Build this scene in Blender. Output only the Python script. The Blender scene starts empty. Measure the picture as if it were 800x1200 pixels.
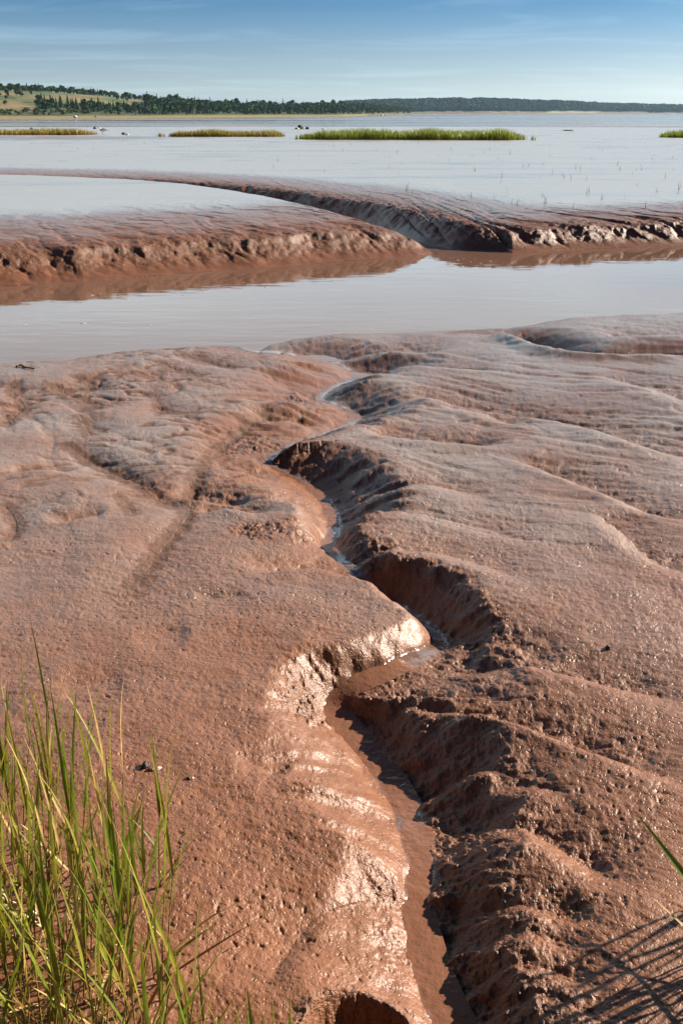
import bpy, math, random
import numpy as np

random.seed(7)
rng = np.random.default_rng(7)
R = math.radians
scene = bpy.context.scene
COL = scene.collection

# ------------------------------------------------------------------ camera, sky, sun, exposure
F = 1067.0                       # focal length in pixels of an 800 x 1200 frame
PITCH = R(23.73)
CAM_Z = 1.70
SUN_EL, SUN_AZ = R(24.0), R(24.0)   # azimuth measured from +x towards +y

cam_d = bpy.data.cameras.new("camera")
cam_d.sensor_fit = 'VERTICAL'
cam_d.sensor_height = 36.0
cam_d.lens = 36.0 * F / 1200.0
cam_d.clip_start = 0.02
cam_d.clip_end = 20000.0
cam = bpy.data.objects.new("camera", cam_d)
COL.objects.link(cam)
cam.location = (0, 0, CAM_Z)
cam.rotation_euler = (math.pi / 2 - PITCH, 0, 0)
scene.camera = cam

scene.view_settings.view_transform = 'Standard'
scene.view_settings.look = 'None'
scene.view_settings.gamma = 1.0
scene.view_settings.exposure = 1.22

world = bpy.data.worlds.new("World")
scene.world = world
world.use_nodes = True
wn, wl = world.node_tree.nodes, world.node_tree.links
wn.clear()
w_out = wn.new('ShaderNodeOutputWorld')
w_bg = wn.new('ShaderNodeBackground')
w_bg.inputs['Strength'].default_value = 0.063
sky = wn.new('ShaderNodeTexSky')
sky.sky_type = 'NISHITA'
sky.sun_disc = False
sky.sun_elevation = SUN_EL
sky.sun_rotation = math.pi / 2 - SUN_AZ
sky.altitude = 0
sky.air_density = 1.0
sky.dust_density = 0.6
sky.ozone_density = 2.0
w_tc = wn.new('ShaderNodeTexCoord')
w_sep = wn.new('ShaderNodeSeparateXYZ')
wl.new(w_tc.outputs['Generated'], w_sep.inputs[0])
# tint with elevation: pale at the horizon, deeper blue higher up
w_ramp = wn.new('ShaderNodeValToRGB')
e = w_ramp.color_ramp.elements
e[0].position = 0.0; e[0].color = (0.75, 0.95, 1.50, 1)
e[1].position = 1.0; e[1].color = (0.13, 0.22, 0.34, 1)
for p_, c_ in ((0.0165, (0.715, 0.90, 1.33, 1)), (0.032, (0.58, 0.72, 1.05, 1)), (0.054, (0.46, 0.585, 0.85, 1)), (0.094, (0.23, 0.41, 0.65, 1)),
               (0.16, (0.36, 0.52, 0.74, 1)), (0.30, (0.26, 0.40, 0.58, 1)), (0.45, (0.15, 0.25, 0.38, 1))):
    q = e.new(p_); q.color = c_
wl.new(w_sep.outputs['Z'], w_ramp.inputs[0])
w_mul = wn.new('ShaderNodeMixRGB'); w_mul.blend_type = 'MULTIPLY'; w_mul.inputs[0].default_value = 1
wl.new(sky.outputs[0], w_mul.inputs[1]); wl.new(w_ramp.outputs[0], w_mul.inputs[2])
# thin high cloud: direction projected on a flat layer overhead
w_addz = wn.new('ShaderNodeMath'); w_addz.operation = 'ADD'; w_addz.inputs[1].default_value = 0.04
wl.new(w_sep.outputs['Z'], w_addz.inputs[0])
w_dx = wn.new('ShaderNodeMath'); w_dx.operation = 'DIVIDE'
w_dy = wn.new('ShaderNodeMath'); w_dy.operation = 'DIVIDE'
wl.new(w_sep.outputs['X'], w_dx.inputs[0]); wl.new(w_addz.outputs[0], w_dx.inputs[1])
wl.new(w_sep.outputs['Y'], w_dy.inputs[0]); wl.new(w_addz.outputs[0], w_dy.inputs[1])
w_cmb = wn.new('ShaderNodeCombineXYZ')
wl.new(w_dx.outputs[0], w_cmb.inputs[0]); wl.new(w_dy.outputs[0], w_cmb.inputs[1])
w_map = wn.new('ShaderNodeMapping'); w_map.inputs['Scale'].default_value = (0.42, 0.75, 1); w_map.inputs['Rotation'].default_value = (0, 0, R(14)); w_map.inputs['Location'].default_value = (3.1, 1.7, 0)
wl.new(w_cmb.outputs[0], w_map.inputs[0])
w_noise = wn.new('ShaderNodeTexNoise'); w_noise.inputs['Scale'].default_value = 1.0; w_noise.inputs['Detail'].default_value = 7; w_noise.inputs['Roughness'].default_value = 0.6; w_noise.inputs['Distortion'].default_value = 0.5
wl.new(w_map.outputs[0], w_noise.inputs['Vector'])
w_cr = wn.new('ShaderNodeValToRGB')
w_cr.color_ramp.elements[0].position = 0.50; w_cr.color_ramp.elements[0].color = (0, 0, 0, 1)
w_cr.color_ramp.elements[1].position = 0.80; w_cr.color_ramp.elements[1].color = (0.17, 0.17, 0.17, 1)
wl.new(w_noise.outputs[0], w_cr.inputs[0])
w_mix = wn.new('ShaderNodeMixRGB'); w_mix.inputs[2].default_value = (7.8, 10.0, 10.9, 1)
w_hr = wn.new('ShaderNodeValToRGB'); he = w_hr.color_ramp.elements   # pale band added above the frame, ahead, to brighten reflections off water and mud
he[0].position = 0.098; he[0].color = (0, 0, 0, 1); he[1].position = 0.52; he[1].color = (0, 0, 0, 1)
for p_, v_ in ((0.135, 0.85), (0.30, 0.70)):
    q = he.new(p_); q.color = (v_, v_, v_, 1)
wl.new(w_sep.outputs['Z'], w_hr.inputs[0])
w_az = wn.new('ShaderNodeMapRange'); w_az.interpolation_type = 'SMOOTHSTEP'; w_az.inputs['From Min'].default_value = -0.05; w_az.inputs['From Max'].default_value = 0.55
wl.new(w_sep.outputs['Y'], w_az.inputs['Value'])
w_hi = wn.new('ShaderNodeMath'); w_hi.operation = 'MULTIPLY'
wl.new(w_hr.outputs[0], w_hi.inputs[0]); wl.new(w_az.outputs[0], w_hi.inputs[1])
w_n2 = wn.new('ShaderNodeMath'); w_n2.operation = 'MULTIPLY_ADD'; w_n2.inputs[1].default_value = 1.4
wl.new(w_noise.outputs[0], w_n2.inputs[0]); w_n2.inputs[2].default_value = 0.2
w_n3 = wn.new('ShaderNodeMath'); w_n3.operation = 'MULTIPLY_ADD'; w_n3.use_clamp = True
wl.new(w_hi.outputs[0], w_n3.inputs[0]); wl.new(w_n2.outputs[0], w_n3.inputs[1]); wl.new(w_cr.outputs[0], w_n3.inputs[2])
wl.new(w_n3.outputs[0], w_mix.inputs[0]); wl.new(w_mul.outputs[0], w_mix.inputs[1])
w_bk = wn.new('ShaderNodeMapRange'); w_bk.interpolation_type = 'SMOOTHSTEP'; w_bk.inputs['From Min'].default_value = -0.3; w_bk.inputs['From Max'].default_value = 0.6; w_bk.inputs['To Min'].default_value = 0.30; w_bk.inputs['To Max'].default_value = 1.0  # sky behind the camera dimmed to hold down the fill light
wl.new(w_sep.outputs['Y'], w_bk.inputs['Value'])
w_dim = wn.new('ShaderNodeMixRGB'); w_dim.blend_type = 'MULTIPLY'; w_dim.inputs[0].default_value = 1
wl.new(w_mix.outputs[0], w_dim.inputs[1]); wl.new(w_bk.outputs[0], w_dim.inputs[2])
wl.new(w_dim.outputs[0], w_bg.inputs['Color']); wl.new(w_bg.outputs[0], w_out.inputs['Surface'])

sun_d = bpy.data.lights.new("sun", 'SUN')
sun_d.energy = 5.0
sun_d.angle = R(0.53)
sun_d.color = (1.0, 0.89, 0.74)
sun = bpy.data.objects.new("sun", sun_d)
COL.objects.link(sun)
sun.location = (20, 9, 30)
S = np.array([math.cos(SUN_EL) * math.cos(SUN_AZ), math.cos(SUN_EL) * math.sin(SUN_AZ), math.sin(SUN_EL)])
import mathutils
sun.rotation_euler = mathutils.Vector(-S).to_track_quat('-Z', 'Y').to_euler()

# ------------------------------------------------------------------ helpers
WATER = -0.62
BAY = -2.5

def ray(px, py):
    u, v = (px - 400) / F, (600 - py) / F
    return np.array([u, math.cos(PITCH) + v * math.sin(PITCH), -math.sin(PITCH) + v * math.cos(PITCH)])

def at_z(px, py, z):
    d = ray(px, py); t = (z - CAM_Z) / d[2]
    return np.array([d[0] * t, d[1] * t, z])

def zbase(y):
    return np.maximum(-0.05 * y, -0.052 * 10 + 0.0 * y) if np.isscalar(y) else np.maximum(-0.05 * y, -0.52)

def at_near(px, py, depth=0.0):
    d = ray(px, py); lo, hi = 0.1, 40.0
    for _ in range(50):
        t = (lo + hi) / 2
        if CAM_Z + t * d[2] > float(zbase(t * d[1])) - depth: lo = t
        else: hi = t
    return np.array([d[0] * lo, d[1] * lo])

def smooth(a, b, x):
    t = np.clip((x - a) / (b - a), 0, 1)
    return t * t * (3 - 2 * t)

_g = np.array([(math.cos(i * 2 * math.pi / 256 * 1.0 + 0.3), math.sin(i * 2 * math.pi / 256 + 0.3)) for i in range(256)], dtype=np.float32)
_perm = np.random.default_rng(3).permutation(4096).astype(np.int32)
def pn(x, y, seed=0):
    xi = np.floor(x); yi = np.floor(y)
    fx = (x - xi).astype(np.float32); fy = (y - yi).astype(np.float32)
    xi = xi.astype(np.int64); yi = yi.astype(np.int64)
    def g(ix, iy, dx, dy):
        h = _perm[(_perm[(ix + seed * 131) & 4095] + iy) & 4095] & 255
        return _g[h, 0] * dx + _g[h, 1] * dy
    u = fx * fx * fx * (fx * (fx * 6 - 15) + 10); v = fy * fy * fy * (fy * (fy * 6 - 15) + 10)
    a = g(xi, yi, fx, fy); b = g(xi + 1, yi, fx - 1, fy)
    c = g(xi, yi + 1, fx, fy - 1); d = g(xi + 1, yi + 1, fx - 1, fy - 1)
    return (a + u * (b - a)) + v * ((c + u * (d - c)) - (a + u * (b - a)))

def fbm(x, y, seed=0, oct=4, gain=0.5, lac=2.03):
    s = 0; a = 1.0
    for o in range(oct):
        s = s + a * pn(x, y, seed + o); x = x * lac + 3.7; y = y * lac - 1.3; a *= gain
    return s

def ridged(x, y, seed=0, oct=3, gain=0.5):
    s = 0; a = 1.0
    for o in range(oct):
        s = s + a * (1 - np.abs(pn(x, y, seed + o)) * 2.6); x = x * 2.03 + 5.1; y = y * 2.03 + 2.2; a *= gain
    return s

def catmull(P, n=6):
    P = np.asarray(P, float); out = []
    Q = np.vstack([2 * P[0] - P[1], P, 2 * P[-1] - P[-2]])
    for i in range(1, len(Q) - 2):
        p0, p1, p2, p3 = Q[i - 1], Q[i], Q[i + 1], Q[i + 2]
        for k in range(n):
            t = k / n
            out.append(0.5 * ((2 * p1) + (-p0 + p2) * t + (2 * p0 - 5 * p1 + 4 * p2 - p3) * t * t + (-p0 + 3 * p1 - 3 * p2 + p3) * t ** 3))
    out.append(P[-1])
    return np.array(out)

def polydist(X, Y, P, attrs=None, rmax=1e9):
    """distance to polyline P, side (+ left of travel), interpolated attributes, arclength"""
    best = np.full(X.shape, rmax, np.float64); side = np.ones(X.shape, np.float64); s_at = np.zeros(X.shape)
    A = None if attrs is None else [np.full(X.shape, float(attrs[0, k])) for k in range(attrs.shape[1])]
    s0 = 0.0
    for i in range(len(P) - 1):
        ax, ay = P[i]; dx, dy = P[i + 1] - P[i]; L2 = dx * dx + dy * dy + 1e-12
        L = math.sqrt(L2)
        t = np.clip(((X - ax) * dx + (Y - ay) * dy) / L2, 0, 1)
        ex = X - ax - t * dx; ey = Y - ay - t * dy
        d = np.sqrt(ex * ex + ey * ey)
        m = d < best
        best = np.where(m, d, best)
        side = np.where(m, np.sign(dx * ey - dy * ex), side)
        s_at = np.where(m, s0 + t * L, s_at)
        if A is not None:
            for k in range(len(A)):
                A[k] = np.where(m, attrs[i, k] + t * (attrs[i + 1, k] - attrs[i, k]), A[k])
        s0 += L
    return best, side, s_at, A

def inside(X, Y, poly):
    c = np.zeros(X.shape, bool)
    n = len(poly)
    for i in range(n):
        x1, y1 = poly[i]; x2, y2 = poly[(i + 1) % n]
        if y1 == y2: continue
        m = ((y1 > Y) != (y2 > Y)) & (X < (x2 - x1) * (Y - y1) / (y2 - y1) + x1)
        c ^= m
    return c

def mesh_np(name, V, faces, smooth_=True, mats=(), attrs=None):
    """faces: (n,k) int array"""
    me = bpy.data.meshes.new(name)
    V = np.asarray(V, np.float32); faces = np.asarray(faces, np.int32)
    n, k = faces.shape
    me.vertices.add(len(V)); me.vertices.foreach_set('co', V.ravel())
    me.loops.add(n * k); me.loops.foreach_set('vertex_index', faces.ravel())
    me.polygons.add(n); me.polygons.foreach_set('loop_start', np.arange(0, n * k, k, dtype=np.int32))
    me.update(calc_edges=True)
    me.polygons.foreach_set('use_smooth', np.full(n, smooth_, bool))
    if attrs:
        for an, av in attrs.items():
            a = me.attributes.new(an, 'FLOAT', 'POINT'); a.data.foreach_set('value', np.asarray(av, np.float32).ravel())
    for m in mats: me.materials.append(m)
    me.update()
    return me

def link(name, me, parent=None, label=None, cat=None, group=None, kind=None, loc=None):
    o = bpy.data.objects.new(name, me); COL.objects.link(o)
    if parent is not None: o.parent = parent
    if label: o['label'] = label
    if cat: o['category'] = cat
    if group: o['group'] = group
    if kind: o['kind'] = kind
    if loc is not None: o.location = loc
    return o

# ------------------------------------------------------------------ materials
def new_mat(name):
    m = bpy.data.materials.new(name); m.use_nodes = True
    nt = m.node_tree; b = nt.nodes['Principled BSDF']
    return m, nt.nodes, nt.links, b

def noise(n, l, vec, scale, detail=4, rough=0.55, dist=0.0):
    t = n.new('ShaderNodeTexNoise'); t.inputs['Scale'].default_value = scale; t.inputs['Detail'].default_value = detail
    t.inputs['Roughness'].default_value = rough; t.inputs['Distortion'].default_value = dist
    if vec is not None: l.new(vec, t.inputs['Vector'])
    return t.outputs[0]

def ramp(n, l, fac, stops):
    r = n.new('ShaderNodeValToRGB'); el = r.color_ramp.elements
    el[0].position, el[0].color = stops[0][0], (*stops[0][1], 1)
    el[1].position, el[1].color = stops[-1][0], (*stops[-1][1], 1)
    for p, c in stops[1:-1]:
        q = el.new(p); q.color = (*c, 1)
    if fac is not None: l.new(fac, r.inputs[0])
    return r.outputs[0]

def math_n(n, l, op, a, b=None, c=None, clamp=False):
    t = n.new('ShaderNodeMath'); t.operation = op; t.use_clamp = clamp
    for i, v in enumerate((a, b, c)):
        if v is None: continue
        if isinstance(v, (int, float)): t.inputs[i].default_value = v
        else: l.new(v, t.inputs[i])
    return t.outputs[0]

def mixc(n, l, fac, a, b, mode='MIX'):
    t = n.new('ShaderNodeMixRGB'); t.blend_type = mode
    for i, v in enumerate((fac, a, b)):
        if isinstance(v, (int, float)): t.inputs[i].default_value = v
        elif isinstance(v, tuple): t.inputs[i].default_value = (*v, 1)
        else: l.new(v, t.inputs[i])
    return t.outputs[0]

def mat_mud():
    m, n, l, b = new_mat('red_mud')
    tc = n.new('ShaderNodeTexCoord').outputs['Object']
    def attr(k):
        a = n.new('ShaderNodeAttribute'); a.attribute_name = k; return a.outputs['Fac']
    wet, stain_shade, rug, sheen_filmA = attr('wet'), attr('stain_shade'), attr('rug'), attr('sheen_film')
    n1 = noise(n, l, tc, 1.3, 6, 0.6); n2 = noise(n, l, tc, 14, 6, 0.65); n3 = noise(n, l, tc, 90, 3, 0.6)
    c = ramp(n, l, n1, [(0.3, (0.168, 0.064, 0.027)), (0.7, (0.245, 0.097, 0.042))])
    c = mixc(n, l, 0.35, c, ramp(n, l, n2, [(0.3, (0.128, 0.047, 0.020)), (0.7, (0.285, 0.116, 0.052))]))
    c = mixc(n, l, 0.18, c, ramp(n, l, n3, [(0.3, (0.16, 0.07, 0.045)), (0.7, (0.44, 0.23, 0.155))]))
    c = mixc(n, l, math_n(n, l, 'MULTIPLY', wet, 0.8), c, (0.115, 0.061, 0.043))
    sv = math_n(n, l, 'MULTIPLY', math_n(n, l, 'MULTIPLY', stain_shade, 0.62), math_n(n, l, 'MULTIPLY_ADD', n2, 2.4, -0.35), clamp=True)
    sheen_film = math_n(n, l, 'MULTIPLY', sheen_filmA, 1.0, clamp=True)
    c = mixc(n, l, sheen_film, c, mixc(n, l, 0.2, mixc(n, l, ramp(n, l, wet, [(0.65, (0, 0, 0)), (0.95, (1, 1, 1))]), (0.27, 0.215, 0.185), (0.38, 0.368, 0.355)), c))  # wet silt, its colour lightened to stand in for reflected sky sheen
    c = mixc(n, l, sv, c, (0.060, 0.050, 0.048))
    l.new(c, b.inputs['Base Color'])
    r = math_n(n, l, 'MULTIPLY_ADD', n2, 0.26, 0.28)
    r = math_n(n, l, 'MULTIPLY_ADD', wet, -0.22, r)
    r = math_n(n, l, 'MULTIPLY_ADD', stain_shade, 0.28, r)
    r = math_n(n, l, 'MAXIMUM', r, math_n(n, l, 'MULTIPLY_ADD', sheen_film, 0.22, 0.08))
    l.new(r, b.inputs['Roughness'])
    l.new(math_n(n, l, 'MULTIPLY_ADD', sheen_film, 0.75, math_n(n, l, 'MULTIPLY_ADD', stain_shade, -0.18, math_n(n, l, 'MULTIPLY_ADD', wet, 0.12, 1.48))), b.inputs['IOR'])
    # fine relief: grains, small pits, worm-cast lumps
    vo = n.new('ShaderNodeTexVoronoi'); vo.inputs['Scale'].default_value = 34; vo.inputs['Randomness'].default_value = 1
    wv = n.new('ShaderNodeVectorMath'); wv.operation = 'ADD'
    nz = n.new('ShaderNodeTexNoise'); nz.inputs['Scale'].default_value = 20; nz.inputs['Detail'].default_value = 2
    l.new(tc, nz.inputs['Vector'])
    sc = n.new('ShaderNodeVectorMath'); sc.operation = 'SCALE'; sc.inputs['Scale'].default_value = 0.05
    l.new(nz.outputs['Color'], sc.inputs[0]); l.new(tc, wv.inputs[0]); l.new(sc.outputs[0], wv.inputs[1])
    l.new(wv.outputs[0], vo.inputs['Vector'])
    pits = ramp(n, l, vo.outputs['Distance'], [(0.10, (0, 0, 0)), (0.24, (1, 1, 1))])
    pm = ramp(n, l, noise(n, l, tc, 5, 3), [(0.42, (0, 0, 0)), (0.62, (1, 1, 1))])
    pits = mixc(n, l, pm, (1, 1, 1), pits)
    dry = math_n(n, l, 'SUBTRACT', 1.0, wet, clamp=True)
    h = math_n(n, l, 'MULTIPLY', noise(n, l, tc, 46, 5, 0.64), math_n(n, l, 'MULTIPLY_ADD', pm, 0.0036, 0.0018))
    h = math_n(n, l, 'MULTIPLY_ADD', noise(n, l, tc, 170, 3, 0.6), 0.0020, h)
    vo2 = n.new('ShaderNodeTexVoronoi'); vo2.inputs['Scale'].default_value = 75; l.new(wv.outputs[0], vo2.inputs['Vector'])
    pits2 = ramp(n, l, vo2.outputs['Distance'], [(0.12, (0, 0, 0)), (0.30, (1, 1, 1))])
    h = math_n(n, l, 'MULTIPLY_ADD', pits, 0.0040, h)
    h = math_n(n, l, 'MULTIPLY_ADD', pits2, 0.0016, h)
    h = math_n(n, l, 'MULTIPLY_ADD', math_n(n, l, 'MULTIPLY', rug, noise(n, l, tc, 60, 4, 0.66)), 0.013, h)
    bp = n.new('ShaderNodeBump'); bp.inputs['Distance'].default_value = 1.0
    st = math_n(n, l, 'MULTIPLY_ADD', dry, 0.9, 0.03)
    st = math_n(n, l, 'MULTIPLY_ADD', rug, 0.5, st, clamp=True)
    l.new(st, bp.inputs['Strength']); l.new(h, bp.inputs['Height'])
    l.new(bp.outputs[0], b.inputs['Normal'])
    return m

def mat_water(name, col, rough, bump, scale, stretch=(1, 1, 1)):
    m, n, l, b = new_mat(name)
    tc = n.new('ShaderNodeTexCoord').outputs['Object']
    mp = n.new('ShaderNodeMapping'); mp.inputs['Scale'].default_value = stretch; l.new(tc, mp.inputs[0])
    c = ramp(n, l, noise(n, l, tc, 0.35, 4), [(0.3, tuple(v * 0.9 for v in col)), (0.7, tuple(v * 1.1 for v in col))])
    l.new(c, b.inputs['Base Color'])
    b.inputs['Roughness'].default_value = rough
    b.inputs['IOR'].default_value = 1.33
    bp = n.new('ShaderNodeBump'); bp.inputs['Distance'].default_value = bump
    l.new(noise(n, l, mp.outputs[0], scale, 3), bp.inputs['Height'])
    l.new(bp.outputs[0], b.inputs['Normal'])
    return m

def mat_bay():
    m, n, l, b = new_mat('bay_water')
    tc = n.new('ShaderNodeTexCoord').outputs['Object']
    mp = n.new('ShaderNodeMapping'); mp.inputs['Scale'].default_value = (0.006, 0.030, 1); l.new(tc, mp.inputs[0])
    t = noise(n, l, mp.outputs[0], 1.0, 5, 0.6, 0.6)
    l.new(ramp(n, l, t, [(0.40, (0.10, 0.085, 0.085)), (0.62, (0.24, 0.165, 0.135))]), b.inputs['Base Color'])
    l.new(ramp(n, l, t, [(0.42, (0.05, 0.05, 0.05)), (0.60, (0.34, 0.34, 0.34))]), b.inputs['Roughness'])
    b.inputs['IOR'].default_value = 1.33
    mp2 = n.new('ShaderNodeMapping'); mp2.inputs['Scale'].default_value = (0.35, 1.6, 1); l.new(tc, mp2.inputs[0])
    bp = n.new('ShaderNodeBump'); bp.inputs['Distance'].default_value = 0.10
    l.new(noise(n, l, mp2.outputs[0], 0.25, 3), bp.inputs['Height']); l.new(bp.outputs[0], b.inputs['Normal'])
    return m

def mat_leaf(name, base, tip, root, z0, z1, trans=0.25):
    """blade colour along its own length (attribute 'along')"""
    m, n, l, b = new_mat(name)
    a = n.new('ShaderNodeAttribute'); a.attribute_name = 'along'
    tc = n.new('ShaderNodeTexCoord').outputs['Object']
    oi = n.new('ShaderNodeObjectInfo')
    c = ramp(n, l, a.outputs['Fac'], [(0.0, root), (z0, base), (z1, base), (1.0, tip)])
    st = noise(n, l, tc, 60, 3)
    c = mixc(n, l, 0.5, c, mixc(n, l, 1.0, c, ramp(n, l, st, [(0.3, (0.55, 0.55, 0.5)), (0.7, (1.35, 1.3, 1.1))]), 'MULTIPLY'))
    c = mixc(n, l, math_n(n, l, 'MULTIPLY', oi.outputs['Random'], 0.35), c, mixc(n, l, 1.0, c, (1.5, 1.1, 0.5), 'MULTIPLY'))
    l.new(c, b.inputs['Base Color'])
    b.inputs['Roughness'].default_value = 0.42
    tr = n.new('ShaderNodeBsdfTranslucent'); l.new(c, tr.inputs['Color'])
    mx = n.new('ShaderNodeMixShader'); mx.inputs[0].default_value = trans
    l.new(b.outputs[0], mx.inputs[1]); l.new(tr.outputs[0], mx.inputs[2])
    l.new(mx.outputs[0], n['Material Output'].inputs['Surface'])
    return m

def mat_foliage(name, lo, hi, scale=0.6):
    m, n, l, b = new_mat(name)
    g = n.new('ShaderNodeNewGeometry')
    oi = n.new('ShaderNodeObjectInfo')
    t = noise(n, l, g.outputs['Position'], scale, 3, 0.7)
    t = math_n(n, l, 'ADD', t, math_n(n, l, 'MULTIPLY_ADD', g.outputs['Random Per Island'], 0.5, -0.25))
    c = ramp(n, l, t, [(0.25, lo), (0.75, hi)])
    l.new(c, b.inputs['Base Color']); b.inputs['Roughness'].default_value = 0.8; b.inputs['Specular IOR Level'].default_value = 0.08
    return m

def mat_plain(name, lo, hi, scale=30, rough=0.7):
    m, n, l, b = new_mat(name)
    tc = n.new('ShaderNodeTexCoord').outputs['Object']
    l.new(ramp(n, l, noise(n, l, tc, scale, 5), [(0.3, lo), (0.7, hi)]), b.inputs['Base Color'])
    b.inputs['Roughness'].default_value = rough
    bp = n.new('ShaderNodeBump'); bp.inputs['Distance'].default_value = 0.3 / scale
    l.new(noise(n, l, tc, scale * 2, 4), bp.inputs['Height']); l.new(bp.outputs[0], b.inputs['Normal'])
    return m

MUD = mat_mud()

# ------------------------------------------------------------------ terrain: layout read from the photograph as points on the ground
near_edge = np.array([at_z(px, py, WATER)[:2] for px, py in
    [(-900, 560), (-400, 492), (-150, 455), (0, 434), (45, 428), (100, 425), (150, 416), (210, 411), (250, 405), (283, 407), (305, 411), (318, 404), (345, 399),
     (390, 393), (450, 391), (520, 389), (570, 386), (592, 386), (606, 383), (650, 377), (720, 373), (800, 371.5), (1000, 366), (1500, 352), (2600, 330)]])
mound_front = [at_z(px, py, WATER)[:2] for px, py in
    [(-1600, 372), (-700, 356), (-200, 343), (0, 336), (60, 332), (100, 331), (160, 325), (200, 322), (260, 317), (300, 315), (350, 311), (380, 308), (420, 305), (450, 303), (490, 300), (510, 297.5)]]
tip = mound_front[-1]
gully_near = [tip, tip + np.array([-0.25, 0.75]), (0.75, 18.6), (-0.15, 20.2), (-1.5, 22.0), (-3.2, 23.9), (-5.0, 25.2), (-8, 26.6), (-12, 27.8), (-18, 28.8), (-30, 30.5), (-60, 33)]
mound_poly = np.array([np.asarray(p, float) for p in mound_front] + [np.asarray(p, float) for p in gully_near[1:]])
far_front = [at_z(px, py, WATER)[:2] for px, py in
    [(500, 291), (520, 293.5), (545, 294.5), (575, 295.5), (600, 297), (630, 295.5), (660, 293.5), (700, 291.5), (740, 290), (800, 287.5), (950, 281), (1300, 270), (2200, 250)]]
gully_far = [(-60, 35), (-30, 32.3), (-18, 30.4), (-12, 29.5), (-8, 28.6), (-5.2, 27.4), (-3.2, 26.0), (-1.4, 24.2), (0.1, 22.1), (0.9, 20.2), (1.35, 18.6)]
far_line = np.array([np.asarray(p, float) for p in gully_far] + [np.asarray(p, float) for p in far_front])

# main rill: px, py, depth, floor half width, left bank width, right bank width
chan_c = [(545, 1240, .13, .040, .22, .16), (512, 1165, .13, .040, .20, .15), (496, 1112, .14, .035, .18, .18), (488, 1060, .14, .028, .12, .17), (493, 1020, .15, .035, .16, .20),
    (480, 962, .17, .040, .22, .24), (455, 915, .18, .042, .24, .25), (414, 868, .19, .040, .20, .22), (394, 838, .18, .040, .13, .24), (412, 810, .13, .050, .07, .36),
    (455, 788, .105, .050, .06, .40), (498, 769, .12, .036, .06, .34), (514, 755, .17, .028, .10, .18), (485, 731, .19, .028, .10, .18), (452, 708, .19, .026, .10, .14),
    (441, 690, .14, .02, .12, .08), (420, 668, .07, .015, .2, .2), (395, 654, .12, .015, .18, .12), (384, 643, .21, .030, .10, .16), (392, 625, .22, .035, .20, .30), (386, 602, .22, .035, .30, .34), (372, 583, .21, .030, .35, .32),
    (348, 567, .19, .022, .35, .30), (324, 553, .15, .020, .40, .22), (316, 545, .12, .020, .40, .15), (322, 536, .11, .020, .5, .14), (346, 524, .13, .02, .5, .20), (385, 510, .17, .03, .4, .35),
    (412, 500, .19, .035, .35, .40), (415, 491, .19, .03, .5, .40), (403, 481, .17, .03, .6, .4), (382, 471, .15, .03, .7, .35), (376, 463, .15, .03, .6, .35), (390, 455, .17, .03, .5, .4), (415, 447, .19, .04, .5, .45),
    (424, 440, .19, .04, .5, .5), (402, 431, .17, .04, .5, .5), (365, 421, .17, .05, .4, .5), (330, 415, .14, .06, .4, .5), (300, 411, .12, .08, .4, .5), (275, 404, .12, .15, .4, .5)]
chan = []
for c in chan_c:
    p = at_near(c[0], c[1], c[2]); chan.append((p[0], p[1], *c[2:]))
chan = catmull(chan, 5)
chan[:, 2:] = np.maximum(chan[:, 2:], 0.012)

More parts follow.
